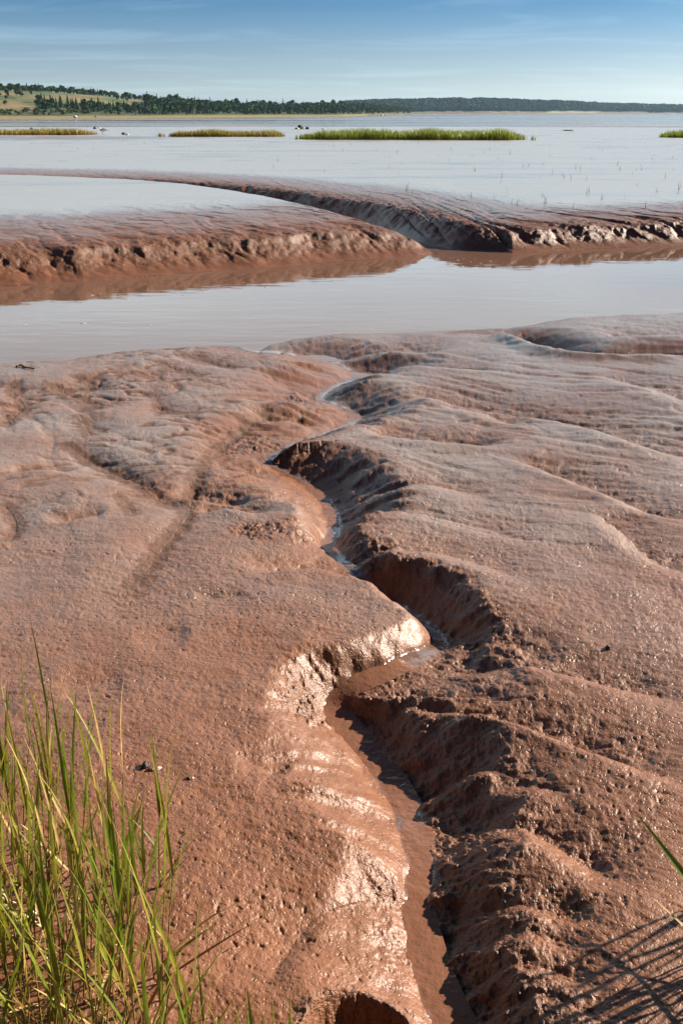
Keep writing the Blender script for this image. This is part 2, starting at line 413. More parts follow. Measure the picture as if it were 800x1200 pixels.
# other small gullies and runnels: points, depth, left (far) width, right (near) width, floor, dark tone of stained mud and painted shade
def G(points, D, wl, wr, fl=0.0, stain_shade=0.0, fade=True):
    P = catmull([at_near(x, y) for x, y in points], 5)
    t = np.linspace(0, 1, len(P))
    prof = smooth(0, 0.28, np.minimum(t, 1 - t)) if fade else np.ones(len(P))
    return P, np.stack([prof * D], 1), wl, wr, fl, stain_shade
runnels = [
    G([(575, 388), (600, 388), (630, 399), (655, 409), (690, 416), (740, 418), (800, 419), (900, 424)], .26, .34, .12, .02, 0.7),  # dark tone here paints in the shade of its far bank
    G([(425, 838), (470, 806), (520, 815), (590, 832), (650, 852), (740, 890), (840, 935)], .040, .16, .035),
    G([(490, 778), (540, 766), (600, 768), (660, 779), (740, 802), (840, 838)], .032, .16, .05),
    G([(540, 745), (570, 735), (620, 752), (660, 770)], .02, .12, .05),
    G([(590, 533), (640, 547), (700, 570), (750, 592), (840, 628)], .045, .22, .06),
    G([(690, 600), (720, 615), (760, 650), (840, 690)], .03, .2, .06),
    G([(425, 452), (520, 463), (620, 481), (690, 497), (760, 520), (860, 560)], .075, .45, .10),
    G([(420, 500), (470, 508), (540, 515), (600, 520)], .06, .30, .08),
    G([(500, 470), (560, 480), (620, 500)], .04, .3, .08),
    G([(380, 420), (440, 420), (520, 428), (600, 434)], .06, .5, .1),
    G([(330, 404), (380, 404), (460, 404), (540, 410)], .06, .5, .1),
    G([(700, 395), (760, 396), (840, 400)], .05, .5, .1),
    G([(690, 440), (740, 450), (800, 470), (860, 490)], .04, .5, .12),
    G([(400, 545), (450, 560), (520, 565), (600, 590)], .03, .25, .08),
    G([(440, 585), (480, 595), (560, 612), (640, 640)], .018, .2, .06),
    G([(445, 645), (500, 640), (560, 655), (640, 690)], .022, .2, .06),
    G([(290, 674), (330, 662), (380, 656), (430, 668), (470, 672)], .045, .15, .05, 0, .25),
    G([(505, 965), (560, 945), (620, 958), (690, 1000), (760, 1050)], .035, .14, .05),
    G([(500, 1045), (560, 1040), (640, 1052), (720, 1085)], .022, .10, .035),
    G([(505, 1080), (560, 1072), (640, 1086), (700, 1110)], .018, .08, .03),
    G([(520, 1130), (580, 1112), (650, 1125), (720, 1160)], .02, .09, .035),
    G([(530, 1165), (600, 1150), (660, 1165), (730, 1210)], .018, .09, .035),
    G([(440, 905), (500, 885), (560, 880), (620, 905), (700, 940)], .028, .13, .05),
    # left flat
    G([(58, 508), (105, 534), (155, 558), (190, 578), (212, 598)], .035, .10, .16, 0.01, .75),
    G([(345, 445), (330, 458), (300, 482), (258, 514), (228, 556), (219, 598), (188, 640), (156, 690), (140, 735)], .020, .18, .12, 0.01, .55, ),
    G([(0, 505), (16, 488), (28, 470), (16, 452), (30, 440)], .03, .2, .2, .01, .6),
    G([(55, 443), (75, 458), (105, 470), (118, 482)], .035, .25, .25, .01, .6),
    G([(60, 455), (90, 450), (120, 452)], .03, .2, .2, 0, .6),
    G([(85, 436), (115, 448), (140, 452)], .03, .2, .2, 0, .5),
    G([(180, 420), (205, 430), (250, 440)], .035, .25, .2, 0, .6),
    G([(208, 411), (245, 421), (290, 430)], .04, .25, .2, 0, .6),
    G([(150, 432), (180, 440), (200, 448)], .03, .25, .2, 0, .5),
    G([(90, 480), (100, 498), (108, 512)], .02, .2, .2, 0, .5),
    G([(180, 470), (195, 478), (250, 486)], .02, .2, .2, 0, .4),
    G([(170, 452), (185, 470), (180, 490)], .02, .15, .15, 0, .4),
    G([(0, 552), (60, 546), (85, 548)], .03, .12, .05, 0, 0),
    G([(55, 612), (90, 604), (130, 598)], .022, .10, .05, 0, 0),
    G([(130, 570), (150, 590), (155, 610)], .015, .15, .15, 0, .5),
    G([(10, 640), (20, 610), (0, 580)], .015, .15, .15, 0, .4),
    G([(195, 570), (240, 574), (300, 582)], .045, .20, .05, 0, 0),
    G([(225, 592), (270, 588), (318, 600)], .045, .20, .05, 0, 0),
    G([(250, 545), (285, 540), (320, 546)], .03, .2, .06, 0, 0),
    G([(300, 488), (335, 478), (375, 484)], .04, .25, .06, 0, 0),
    G([(330, 446), (355, 444), (372, 456)], .05, .3, .06, 0, 0),
    G([(285, 692), (260, 700), (225, 694)], .008, .12, .06, 0, 0),
    G([(150, 752), (190, 744), (225, 740)], .008, .09, .10, 0.02, 0),
    G([(60, 806), (110, 800), (150, 792)], .008, .08, .10, 0.02, 0),
    G([(272, 897), (310, 891), (338, 898)], .014, .06, .05, 0.02, 0),
    G([(480, 1012), (430, 1030), (370, 1062), (330, 1110), (300, 1180)], .020, .05, .14, 0, 0),
]
patches = [(300, 518, 50, 12, 1.0), (320, 630, 60, 14, 1.0), (345, 626, 30, 12, .8), (350, 462, 24, 8, .9), (330, 432, 30, 6, .5), (420, 800, 95, 30, 1.0), (365, 815, 40, 36, .9), (480, 772, 40, 18, 1),
           (465, 1035, 30, 22, 1.0), (455, 1090, 40, 60, .28)]
pit_c, pit_r = at_near(425, 1222), at_near(500, 1222)[0] - at_near(425, 1222)[0]

def flat_z(r):
    return np.where(r < 85, 0.0, -2.5 * ((np.clip(r, 85, 1e5) - 85) / 215.0) ** 1.15).clip(-8, 1)

def terrain(X, Y):
    shp = X.shape
    X = X.ravel().astype(np.float64); Y = Y.ravel().astype(np.float64)
    r = np.hypot(X, Y)
    Z = np.zeros_like(X); wet = np.zeros_like(X); stain_shade = np.zeros_like(X); rug = np.zeros_like(X); sheen_film = np.zeros_like(X)
    ynear = np.interp(X, near_edge[:, 0], near_edge[:, 1])
    wob = 0.10 * fbm(X * 1.6, Y * 1.6, 61, 3)
    isnear = Y < ynear + 1.2
    # ---------------- near flat
    i = np.where(isnear)[0]
    x, y = X[i], Y[i]
    d = ynear[i] - y + wob[i]
    plane = zbase(y)
    plane = plane + 0.020 * fbm(x * 0.8, y * 0.8, 5, 3) + 0.018 * np.clip(x, -4, 6) * smooth(0.2, 3, x)
    # flow lines: long shallow wrinkles draining towards the rill / the creek
    wx = x + 0.25 * pn(x * 0.9, y * 0.9, 71); wy = y + 0.25 * pn(x * 0.9, y * 0.9, 72)
    al, ac = wx * 0.80 - wy * 0.60, wx * 0.60 + wy * 0.80
    wr = ridged(al * 0.55, ac * 3.2, 11, 3)
    mr = smooth(0.0, 0.8, x + 0.1)
    far_m = smooth(2.5, 6.5, y)
    amp = 0.009 * (0.25 + far_m * 1.7)
    h = -amp * np.clip(wr - 0.9, 0, 1) * mr
    al2, ac2 = wx * 0.45 - wy * 0.89, wx * 0.89 + wy * 0.45
    wl_ = ridged(al2 * 0.7, ac2 * 2.2, 23, 3)
    ml = 1 - smooth(-0.9, -0.1, x)
    h += -amp * 0.9 * np.clip(wl_ - 1.0, 0, 1) * ml
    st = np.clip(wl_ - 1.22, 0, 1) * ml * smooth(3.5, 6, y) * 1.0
    # small branching ripple marks on the left flat and along the creek
    wxx = x + 0.18 * fbm(x * 1.7, y * 1.7, 191, 3); wyy = y + 0.18 * fbm(x * 1.7 + 9, y * 1.7, 192, 3)
    rp1 = ridged(wxx * 2.6 + wyy * 0.9, wyy * 4.4 - wxx * 1.2, 193, 2)
    rmask = smooth(3.6, 6.2, y) * smooth(-0.25, 0.35, fbm(x * 0.7, y * 0.7, 195, 2) + 0.15)
    rr1 = np.clip(rp1 - 0.90, 0, 1)
    h -= 0.028 * rr1 * rmask * (ml + 0.45 * (1 - ml))
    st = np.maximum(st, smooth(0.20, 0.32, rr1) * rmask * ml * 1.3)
    # rill
    near_ch = polydist(x, y, chan[:, :2], chan[:, 2:])
    cd, cs, ss, (D, fl, wl, wrt) = near_ch
    sc = 1 + 0.26 * pn(ss * 4.5, ss * 0 + 0.5, 33) + 0.25 * pn(ss * 13, ss * 0 + 0.5, 34)
    wl2 = wl * sc * 1.7; wr2 = wrt * sc * 1.25
    ed = np.maximum(cd - 0.78 * fl * (1 + 0.55 * pn(x * 14, y * 14, 35)), 0)
    tl = np.clip(ed / wl2, 0, 1.0); tr = np.clip(ed / wr2, 0, 1.0)
    pl = 0.86 * (1 - smooth(0, 1, tl ** 0.85)) + 0.14 * (1 - smooth(0, 0.20, tl))
    pr = 0.65 * (1 - tr) ** 1.25 + 0.35 * (1 - smooth(0, 1, tr))
    isl = cs > 0
    depth = 0.86 * D * np.where(isl, pl, pr)
    h -= depth
    bankr = np.where(isl, 0, np.clip(1 - np.clip(ed / (wr2 * 1.25), 0, 1), 0, 1)) * (ed > 0.004)
    bankl = np.where(isl, np.clip(1 - np.clip(ed / (wl2 * 1.1), 0, 1), 0, 1), 0) * (ed > 0.004)
    rug_r = np.clip(np.sqrt(bankr) * 1.5, 0, 1) * np.clip(0.20 / wr2, 0.25, 1)
    # steps on the right bank: downslope fluting and crumbly lumps
    fl_ = ss + 0.05 * fbm(x * 6, y * 6, 43, 3)
    rug_r = rug_r * smooth(0.0, 0.03, ed)
    h += rug_r * (0.008 * fbm(x * 8, y * 8, 41, 4, 0.52) + 0.010 * fbm(x * 15, y * 19, 40, 4, 0.62) + 0.013 * fbm(fl_ * 15, ed * 3.5, 42, 4, 0.6) + 0.005 * (ridged(fl_ * 6, ed * 1.5, 44, 2) - 0.9))
    tex = smooth(0.35, 0.9, pn(x * 2.2, y * 2.2, 49) + 0.5)
    h += rug_r * tex * 0.009 * fbm(x * 24, y * 30, 48, 3, 0.6)
    # surrounding rumple that outlives the bank itself
    brd = np.exp(-np.clip(cd - 0.05, 0, 9) / 0.22) * (~isl) * smooth(0.0, 0.07, ed)
    h += brd * 0.020 * fbm(x * 4, y * 8, 45, 5, 0.56)
    # left side: soft drapery
    h += np.exp(-np.clip(cd - 0.05, 0, 9) / 0.45) * isl * smooth(0.0, 0.07, ed) * 0.012 * fbm(x * 4, y * 5, 47, 3, 0.5)
    rugv = rug_r * 0.8 + 0.2 * brd
    # runnels
    for P, A, wfar, wnear, flr, stv in runnels:
        lo = P.min(0) - 1.6; hi = P.max(0) + 1.6
        k = np.where((x > lo[0]) & (x < hi[0]) & (y > lo[1]) & (y < hi[1]))[0]
        if not len(k): continue
        dd, s_, sss, (DD,) = polydist(x[k], y[k], P, A)
        dd = np.maximum(dd + 0.012 * fbm(x[k] * 7, y[k] * 7, 55, 2) * (dd > 0.01) - flr, 0)
        W = np.where(s_ > 0, wfar, wnear)
        fr = np.exp(-(dd / W) ** 1.4)
        h[k] -= DD * fr * (1.35 if wfar < 0.2 or wfar == .34 else 0.95)
        h[k] += DD * 0.25 * np.exp(-((dd - 2.0 * W) / (1.2 * W)) ** 2) * (s_ < 0)
        h[k] += (s_ > 0) * fr * np.clip(DD / 0.035, 0, 1) * 0.010 * fbm(x[k] * 11, y[k] * 15, 59, 4, 0.6)
        rugv[k] = np.maximum(rugv[k], 0.45 * fr * (s_ > 0) * np.clip(DD / 0.03, 0, 1))
        if wfar > 0.3 and DD.max() > 0.15:
            rugv[k] = np.maximum(rugv[k], 0.8 * smooth(0.02, 0.4, fr))
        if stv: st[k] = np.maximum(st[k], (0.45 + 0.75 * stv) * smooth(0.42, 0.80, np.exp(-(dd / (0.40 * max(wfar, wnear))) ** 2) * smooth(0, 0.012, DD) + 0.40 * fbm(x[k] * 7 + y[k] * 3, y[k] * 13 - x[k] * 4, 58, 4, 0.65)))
    # slump hole at the lower edge
    pd = np.hypot(x - pit_c[0], (y - pit_c[1]) * 0.9) / pit_r
    pd = pd + 0.05 * fbm(x * 20, y * 20, 65, 4, 0.6)
    h -= 0.15 * (1 - smooth(0.70, 1.04, pd)) - 0.012 * fbm(x * 26, y * 26, 67, 3) * (1 - smooth(0.9, 1.05, pd))
    pr_ = np.exp(-((pd - 0.95) / 0.2) ** 2)
    h += pr_ * (0.012 + 0.014 * fbm(x * 22, y * 22, 66, 3))
    rugv = np.maximum(rugv, np.clip(pr_ * 1.2, 0, 1))
    # crumbly wet patches on the sunlit bank
    wpatch = np.zeros_like(x)
    for px, py, rx, ry, a in patches:
        c = at_near(px, py, .05); ex = abs(at_near(px + rx, py, .05)[0] - c[0]); ey = abs(at_near(px, py - ry, .05)[1] - c[1])
        q = np.exp(-(((x - c[0]) / ex) ** 2 + ((y - c[1]) / ey) ** 2) * 1.6) * a
        wpatch = np.maximum(wpatch, q)
    wp = np.clip(wpatch * (0.9 + 1.2 * pn(x * 9, y * 9, 91)), 0, 1) * smooth(0.0, 0.025, ed) * np.where(isl, 1, 0.3)
    h += wp * (0.018 * fbm(x * 17, y * 17, 92, 4, 0.6) + 0.014 * fbm(x * 42, y * 42, 96, 3, 0.6))
    rugv = np.maximum(rugv, wp * 0.9)
    # general texture
    fine = 0.0050 * fbm(x * 6, y * 8, 81, 4, 0.55) + 0.0022 * fbm(x * 30, y * 34, 85, 3, 0.6) * (0.4 + smooth(-0.4, 0.5, fbm(x * 1.3 + 7, y * 1.3, 90, 3)))
    pk = fbm(x * 38, y * 42, 87, 2, 0.5); dens = smooth(-0.3, 0.5, fbm(x * 1.7, y * 1.7, 89, 3))
    fine -= 0.0040 * smooth(0.26, 0.58, pk) * (0.35 + 0.65 * dens)
    fine += 0.0016 * fbm(x * 62, y * 70, 88, 2, 0.6) * (1 - smooth(3.5, 6, y))
    h += fine * (1 - 0.8 * (ed <= 0.001))
    # creek margin
    edge = np.where(d > 0, 1 - np.exp(-(d / 0.30)), 0)
    zz = WATER + (plane + h - WATER) * edge
    zz = np.where(d <= 0, WATER + np.maximum(d * 0.5, -0.35), zz)
    Z[i] = zz
    wv = 0.15 * bankl + 0.30 * wp + 0.9 * (ed < 0.012) + 0.28 * smooth(3.0, 8, y) * smooth(-1.5, 2.0, x) + 0.5 * np.exp(-np.clip(d, 0, 9) / 0.25) + 0.15 * smooth(5, 9, y)
    wv += 0.22 * bankr
    fm_ = 0.85 * smooth(1.4, 5.5, y) * (0.75 + 0.9 * fbm(x * 1.1, y * 1.1, 177, 3)) * (0.85 + 0.15 * smooth(-0.5, 1.0, x + 0.0))  # painted sheen grows towards the creek, kept off the rugged banks
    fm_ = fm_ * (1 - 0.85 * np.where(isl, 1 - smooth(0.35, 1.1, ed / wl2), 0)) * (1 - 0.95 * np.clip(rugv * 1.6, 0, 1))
    sheen_film[i] = np.clip(fm_ * (1 - np.clip(st * 0.7, 0, 1)), 0, 0.9)
    wet[i] = np.clip(wv, 0, 1); stain_shade[i] = np.clip(st, 0, 1); rug[i] = np.clip(rugv, 0, 1)
    # ---------------- far side
    j = np.where(~isnear)[0]
    x, y = X[j], Y[j]; rr = r[j]
    zf = flat_z(rr) + 0.05 * fbm(x * 0.05, y * 0.05, 101, 3) * smooth(30, 60, rr) + 0.30 * fbm(x * 0.012, y * 0.02, 104, 3) * smooth(110, 200, rr)
    wt = np.ones_like(x); sst = np.zeros_like(x); rg = np.zeros_like(x)
    k = np.where(rr < 70)[0]
    x, y, rk = x[k], y[k], rr[k]
    inM = inside(x, y, mound_poly)
    closedM = np.vstack([mound_poly])
    dMf, _, sM, _ = polydist(x, y, np.array(mound_front, float))
    dMg, _, _, _ = polydist(x, y, np.array([np.asarray(p, float) for p in gully_near]))
    dFa, _, _, _ = polydist(x, y, np.array([np.asarray(p, float) for p in gully_far] + [np.asarray(far_front[0], float)]))
    dFb, _, _, _ = polydist(x, y, np.array(far_front, float))
    kk = 0.45
    dF = np.maximum(np.minimum(dFa, dFb) - kk * np.log1p(np.exp(-np.abs(dFa - dFb) / kk)), 0)
    inF = inside(x, y, np.vstack([far_line, [[90, 90], [-90, 90]]])) & ~inM
    bed = np.interp(x, [-60, -30, -12, -6, -2.5, 0.0, 1.3], [-.05, -.10, -.20, -.30, -.48, -.64, -.70])
    bed = np.where(y < 17.6, np.minimum(bed, -0.7), bed)
    edge_n = 0.10 * fbm(x * 1.1, y * 1.1, 111, 3) + 0.05 * fbm(x * 4, y * 4, 113, 3)
    # rills running down the banks, skewed to the right as they descend
    def rills(u, dv, seed):
        wu = u + 0.34 * fbm(u * 0.8, dv * 1.3, seed + 7, 4)
        a = np.clip(ridged(wu * 0.95, dv * 0.22, seed, 1) - 0.72, 0, 1) * 2.0
        b = np.clip(ridged(wu * 2.6, dv * 0.5, seed + 1, 1) - 0.66, 0, 1) * 1.1
        return np.clip(a * 1.6, 0, 1) , np.clip(b, 0, 1)
    # mound
    d1 = np.maximum(dMf + edge_n * smooth(0, 0.4, dMf), 0)
    ra, rb = rills(x + 0.75 * d1, d1, 121)
    sc_pos = 0.62 + 0.18 * pn(x * 0.5, y * 0 + .5, 131) + 0.06 * pn(x * 2.1, y * 0 + .5, 132)
    scm = smooth(-0.25, 0.25, fbm(x * 0.8, y * 0.8, 133, 2))
    face = 0.25 * smooth(0, 1, np.clip(d1 / 0.75, 0, 1) ** 0.8) + 0.11 * (smooth(-0.05, 0.09, d1 - sc_pos) * scm * 0.75 + (1 - 0.75 * scm) * smooth(-0.45, 0.4, d1 - sc_pos)) + 0.20 * (1 - np.exp(-np.clip(d1 - 0.5, 0, 99) / 0.9)) + 0.20 * (1 - np.exp(-np.clip(d1 - 1.0, 0, 99) / 4.0))
    msk = smooth(0.02, 0.5, d1) * (0.22 * (1 - smooth(1.5, 5, d1)) + np.exp(-np.clip(d1 - 0.5, 0, 99) / 0.7))
    lum = smooth(0.05, 0.4, d1) * np.exp(-((d1 - 0.7) / 0.55) ** 2)
    zM = WATER + face - 0.028 * msk * ra - 0.036 * msk * rb + lum * 0.020 * fbm(x * 4.5, y * 7, 141, 5, 0.66) + 0.020 * np.exp(-d1 / 3) * fbm(x * 2, y * 2, 144, 3)
    dg = np.maximum(dMg + edge_n * 0.6, 0)
    zM = np.minimum(zM, bed + 0.02 + (0.75) * (1 - np.exp(-dg / 0.75)))
    rgM = np.clip(lum * 1.0 + 0.2 * msk, 0, 1)
    fl1 = np.clip(ridged((x + 0.75 * d1 + 0.55 * fbm(x * .8, y * .8, 181, 4)) * 2.1, d1 * 0.35, 182, 2) - 0.55, 0, 1)
    wtM = np.clip(0.42 + 0.58 * smooth(0.9, 5.0, d1) - 0.17 * fl1 * (1 - smooth(2.5, 6, d1)), 0, 1)
    zM = zM - 0.016 * fl1 * smooth(0.5, 1.0, d1) * (1 - smooth(2.5, 5.5, d1)) * smooth(-.3, .5, d1)
    # far bank
    d2 = np.maximum(dF + edge_n * smooth(0, 0.4, dF), 0)
    ra, rb = rills(x + 0.9 * d2, d2, 151)
    onright = smooth(0.8, 2.2, x)
    Hs = np.interp(x, [-30, -12, -6, -2, 1, 3, 12], [.06, .12, .20, .34, .44, .34, .34])
    face2 = Hs * smooth(0, 1, np.clip(d2 / 0.60, 0, 1) ** 0.75) + 0.08 * (1 - np.exp(-np.clip(d2 - 0.4, 0, 99) / 0.9))
    zF0 = np.where(y < 17.8, WATER, bed) + face2
    tb = smooth(0.2, 2.2, x); zF0 = bed * (1 - tb) + WATER * tb + face2
    rise = 1 - np.exp(-np.clip(d2 - 0.4, 0, 99) / 5.0)
    zFF = zF0 + (np.maximum(0.0 - zF0, 0)) * rise
    msk2 = smooth(0.02, 0.35, d2) * (0.20 * (1 - smooth(1.2, 4.0, d2)) + np.exp(-np.clip(d2 - 0.45, 0, 99) / 0.7)) * (0.18 + 0.82 * onright)
    lum2 = smooth(0.05, 0.3, d2) * np.exp(-((d2 - 0.55) / 0.5) ** 2)
    zFF = zFF - 0.08 * msk2 * ra - 0.055 * msk2 * rb + lum2 * 0.026 * fbm(x * 4.5, y * 7, 161, 5, 0.66) * np.clip(Hs * 3, 0.2, 1)
    rgF = np.clip(lum2 * 1.3 + 0.35 * msk2, 0, 1)
    fl2 = np.clip(ridged((x + 0.9 * d2 + 0.55 * fbm(x * .8, y * .8, 183, 4)) * 2.1, d2 * 0.35, 184, 2) - 0.55, 0, 1)
    wtF = np.clip(0.42 + 0.58 * smooth(0.7, 4.0, d2) - 0.17 * fl2 * (1 - smooth(2.0, 5.0, d2)), 0, 1)
    zFF = zFF - 0.016 * fl2 * smooth(0.4, 0.9, d2) * (1 - smooth(2.0, 4.5, d2))
    out = np.where(inM, zM, np.where(inF, zFF, np.minimum(bed, np.where(y < 18, WATER - np.minimum(0.35, 0.5 * np.minimum(dMf, dF)), bed))))
    zk = zf[k]
    b = smooth(45, 65, rk)
    zf[k] = out * (1 - b) + zk * b
    wt[k] = np.where(inM, wtM, np.where(inF, np.maximum(wtF, b), 0.5))
    rg[k] = np.where(inM, rgM, np.where(inF, rgF, 0.2)) * (1 - smooth(25, 40, rk))
    # reddish drier mud around the left grass islands
    xj, yj = X[j], Y[j]
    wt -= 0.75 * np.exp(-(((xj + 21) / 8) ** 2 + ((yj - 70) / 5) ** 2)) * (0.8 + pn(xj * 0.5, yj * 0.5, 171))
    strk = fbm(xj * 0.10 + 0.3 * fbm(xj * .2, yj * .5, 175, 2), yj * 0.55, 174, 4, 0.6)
    sheen_film[j] = smooth(0.62, 0.98, wt + 0.10 * fbm(xj * 0.6, yj * 0.25, 173, 3)) * (1 - 0.55 * smooth(0.05, 0.75, strk)) 
    zf = zf + 0.006 * fbm(xj * 1.2, yj * 2.4, 176, 3) * smooth(2, 6, rr - 16) * (1 - smooth(60, 90, rr)); Z[j] = zf; wet[j] = np.clip(wt, 0, 1); stain_shade[j] = sst; rug[j] = rg
    return Z.reshape(shp), wet.reshape(shp), stain_shade.reshape(shp), rug.reshape(shp), sheen_film.reshape(shp)

def ground_z(x, y):
    return float(terrain(np.array([x], float), np.array([y], float))[0][0])

# radial sheet
H0 = 1.95
rs = [0.0001, 0.15, 0.3, 0.45, 0.6, 0.75, 0.85]
dth = R(0.058)
while rs[-1] < 5000:
    r_ = rs[-1]
    st_ = dth * (r_ * r_ + H0 * H0) / H0
    if r_ < 1.1: st_ = max(st_, 0.02)
    if 12.3 < r_ < 20.5: st_ = min(st_, 0.020)
    elif 20.5 <= r_ < 31: st_ = min(st_, 0.05)
    st_ = min(st_, 0.035 * r_)
    rs.append(r_ + st_)
rs = np.array(rs)
az = np.concatenate([np.arange(-180, -60, 4.0), np.arange(-60, -24, 0.45), np.arange(-24, 24, 0.062), np.arange(24, 60, 0.45), np.arange(60, 180, 4.0)])
azr = np.radians(az)
RR, AA = np.meshgrid(rs, azr, indexing='ij')
GX, GY = RR * np.sin(AA), RR * np.cos(AA)
GZ, GW, GS, GR, GF = terrain(GX, GY)
nr, nc = GX.shape
idx = np.arange(nr * nc).reshape(nr, nc)
nxt = np.roll(idx, -1, axis=1)
faces = np.stack([idx[:-1], nxt[:-1], nxt[1:], idx[1:]], -1).reshape(-1, 4)[:, ::-1]
me = mesh_np('mudflat', np.stack([GX, GY, GZ], -1).reshape(-1, 3), faces, True, [MUD], {'wet': GW, 'stain_shade': GS, 'rug': GR, 'sheen_film': GF})
link('mudflat', me, kind='structure')
print('terrain verts', nr, nc, nr * nc)

# ------------------------------------------------------------------ water
def sheet(name, xs, ys, z, mat):
    X, Y = np.meshgrid(xs, ys); V = np.stack([X, Y, np.full(X.shape, z)], -1).reshape(-1, 3)
    ni = np.arange(len(V)).reshape(X.shape)
    f = np.stack([ni[:-1, :-1], ni[:-1, 1:], ni[1:, 1:], ni[1:, :-1]], -1).reshape(-1, 4)
    return link(name, mesh_np(name, V, f, True, [mat]), kind='structure')
sheet('creek_water', np.linspace(-60, 45, 30), np.linspace(4.0, 22.5, 20), WATER, mat_water('muddy_water', (0.175, 0.098, 0.068), 0.03, 0.0035, 1.6, (0.6, 2.0, 1)))
ang = np.radians(np.linspace(-180, 180, 121)[:-1]); rad = [150, 400, 1000, 2500, 4900]
V = [(r_ * math.sin(a), r_ * math.cos(a), BAY) for r_ in rad for a in ang]
ni = np.arange(len(V)).reshape(len(rad), -1); nx = np.roll(ni, -1, 1)
f = np.stack([ni[:-1], nx[:-1], nx[1:], ni[1:]], -1).reshape(-1, 4)[:, ::-1]
link('bay_water', mesh_np('bay_water', V, f, True, [mat_bay()]), kind='structure')
# water running in the rill
C = chan
T = np.gradient(C[:, :2], axis=0); T /= np.linalg.norm(T, axis=1)[:, None]
Nn = np.stack([-T[:, 1], T[:, 0]], 1)
zc = np.mean([terrain(C[:, 0] + Nn[:, 0] * k_, C[:, 1] + Nn[:, 1] * k_)[0] for k_ in (-0.012, 0.0, 0.012)], axis=0)
zp = np.pad(zc, 5, mode='edge')
zfl = np.minimum(np.mean([zp[k_:k_ + len(zc)] for k_ in range(11)], axis=0), np.sort([zp[k_:k_ + len(zc)] for k_ in range(11)], axis=0)[4])
zfl = np.convolve(np.pad(zfl, 4, mode='edge'), np.ones(9) / 9, 'valid') + 0.007 - 0.006 * smooth(2.4, 3.6, C[:, 1])
zfl = np.where(C[:, 1] < 3.0, np.maximum(zfl, np.convolve(np.pad(zc, 2, mode='edge'), np.ones(5) / 5, 'valid') + 0.004), zfl)
zfl[-12:] -= np.linspace(0, 0.03, 12)
V = []
for s_ in (-1, -0.3, 0.3, 1):
    w_ = (0.74 * C[:, 3] + 0.026) * s_
    V.append(np.column_stack([C[:, 0] + Nn[:, 0] * w_, C[:, 1] + Nn[:, 1] * w_, zfl]))
V = np.stack(V, 1); ni = np.arange(V.shape[0] * 4).reshape(-1, 4)
f = np.stack([ni[:-1, :-1], ni[1:, :-1], ni[1:, 1:], ni[:-1, 1:]], -1).reshape(-1, 4)[:, ::-1]
link('rill_water', mesh_np('rill_water', V.reshape(-1, 3), f, True, [mat_water('rill_water', (0.215, 0.098, 0.058), 0.05, 0.006, 26, (1, 1, 1))]), kind='structure')

#==PART2==
# ------------------------------------------------------------------ far shore: land, woods, trees
LAND = None
def mat_land():
    m, n, l, b = new_mat('shore_land')
    g = n.new('ShaderNodeNewGeometry')
    def attr(k):
        a = n.new('ShaderNodeAttribute'); a.attribute_name = k; return a.outputs['Fac']
    cover = attr('cover')     # 0 mud shore, 0.33 ochre marsh, 0.66 dry field, 1 green scrub floor
    t = noise(n, l, g.outputs['Position'], 0.02, 4, 0.6); t2 = noise(n, l, g.outputs['Position'], 0.15, 4, 0.65)
    marsh = ramp(n, l, t2, [(0.3, (0.20, 0.145, 0.035)), (0.7, (0.30, 0.20, 0.055))])
    field = ramp(n, l, t, [(0.42, (0.070, 0.105, 0.028)), (0.50, (0.14, 0.130, 0.045)), (0.62, (0.24, 0.165, 0.075))])
    scrub = ramp(n, l, t2, [(0.3, (0.03, 0.055, 0.015)), (0.7, (0.07, 0.10, 0.03))])
    mud = ramp(n, l, t2, [(0.35, (0.10, 0.055, 0.04)), (0.6, (0.17, 0.10, 0.075)), (0.72, (0.42, 0.33, 0.28))])
    c = mixc(n, l, ramp(n, l, cover, [(0.10, (0, 0, 0)), (0.20, (1, 1, 1))]), mud, marsh)
    c = mixc(n, l, ramp(n, l, cover, [(0.45, (0, 0, 0)), (0.55, (1, 1, 1))]), c, field)
    c = mixc(n, l, ramp(n, l, cover, [(0.78, (0, 0, 0)), (0.88, (1, 1, 1))]), c, scrub)
    l.new(c, b.inputs['Base Color']); b.inputs['Roughness'].default_value = 0.85
    return m
LAND = mat_land()

def px_az(px): return np.arctan((np.asarray(px, float) - 400) / (F * math.cos(PITCH) + 469 * math.sin(PITCH)))
# near headland (left)
HP = [-500, -200, 0, 60, 120, 160, 200, 250, 300, 360, 400, 440, 470, 490]
HRs = np.array([640, 660, 670, 680, 700, 720, 740, 780, 830, 900, 960, 1180, 1500, 1700])
HG = np.array([24, 22, 18.5, 17.5, 15, 12, 8, 5.5, 4.5, 5, 6, 6, 4, -4])
def head_q(px): return np.interp(px, HP, HRs), np.interp(px, HP, HG)
def head_z(px, q):
    """q = metres behind the shoreline"""
    _, g = head_q(px)
    z = -2.7 + 1.75 * smooth(-5, 70, q) + (0.9 + 0.10 * g) * smooth(55, 130, q) * 1.3 + (g * 0.92) * smooth(95, 290, q) + 0.015 * np.clip(q - 290, 0, 900) * 0.3
    return z + 0.5 * fbm(np.asarray(px) * 0.02, np.asarray(q) * 0.012, 201, 3) * smooth(60, 140, q)
def in_field(px, q):
    f1 = (px < 172 + 12 * np.sin(q * 0.05)) & (q > 175) & (q < 262) & (px > -600)
    f2 = (px < 42) & (q > 95) & (q < 270)
    return f1 | f2
pxs = np.linspace(-500, 490, 420); qs = np.concatenate([np.linspace(-40, 320, 90), np.linspace(340, 900, 12)])
PXg, Qg = np.meshgrid(pxs, qs)
Rg = head_q(PXg)[0] + Qg; Ag = px_az(PXg)
Zg = head_z(PXg, Qg); Zg = np.where(Qg < -20, -6, Zg)
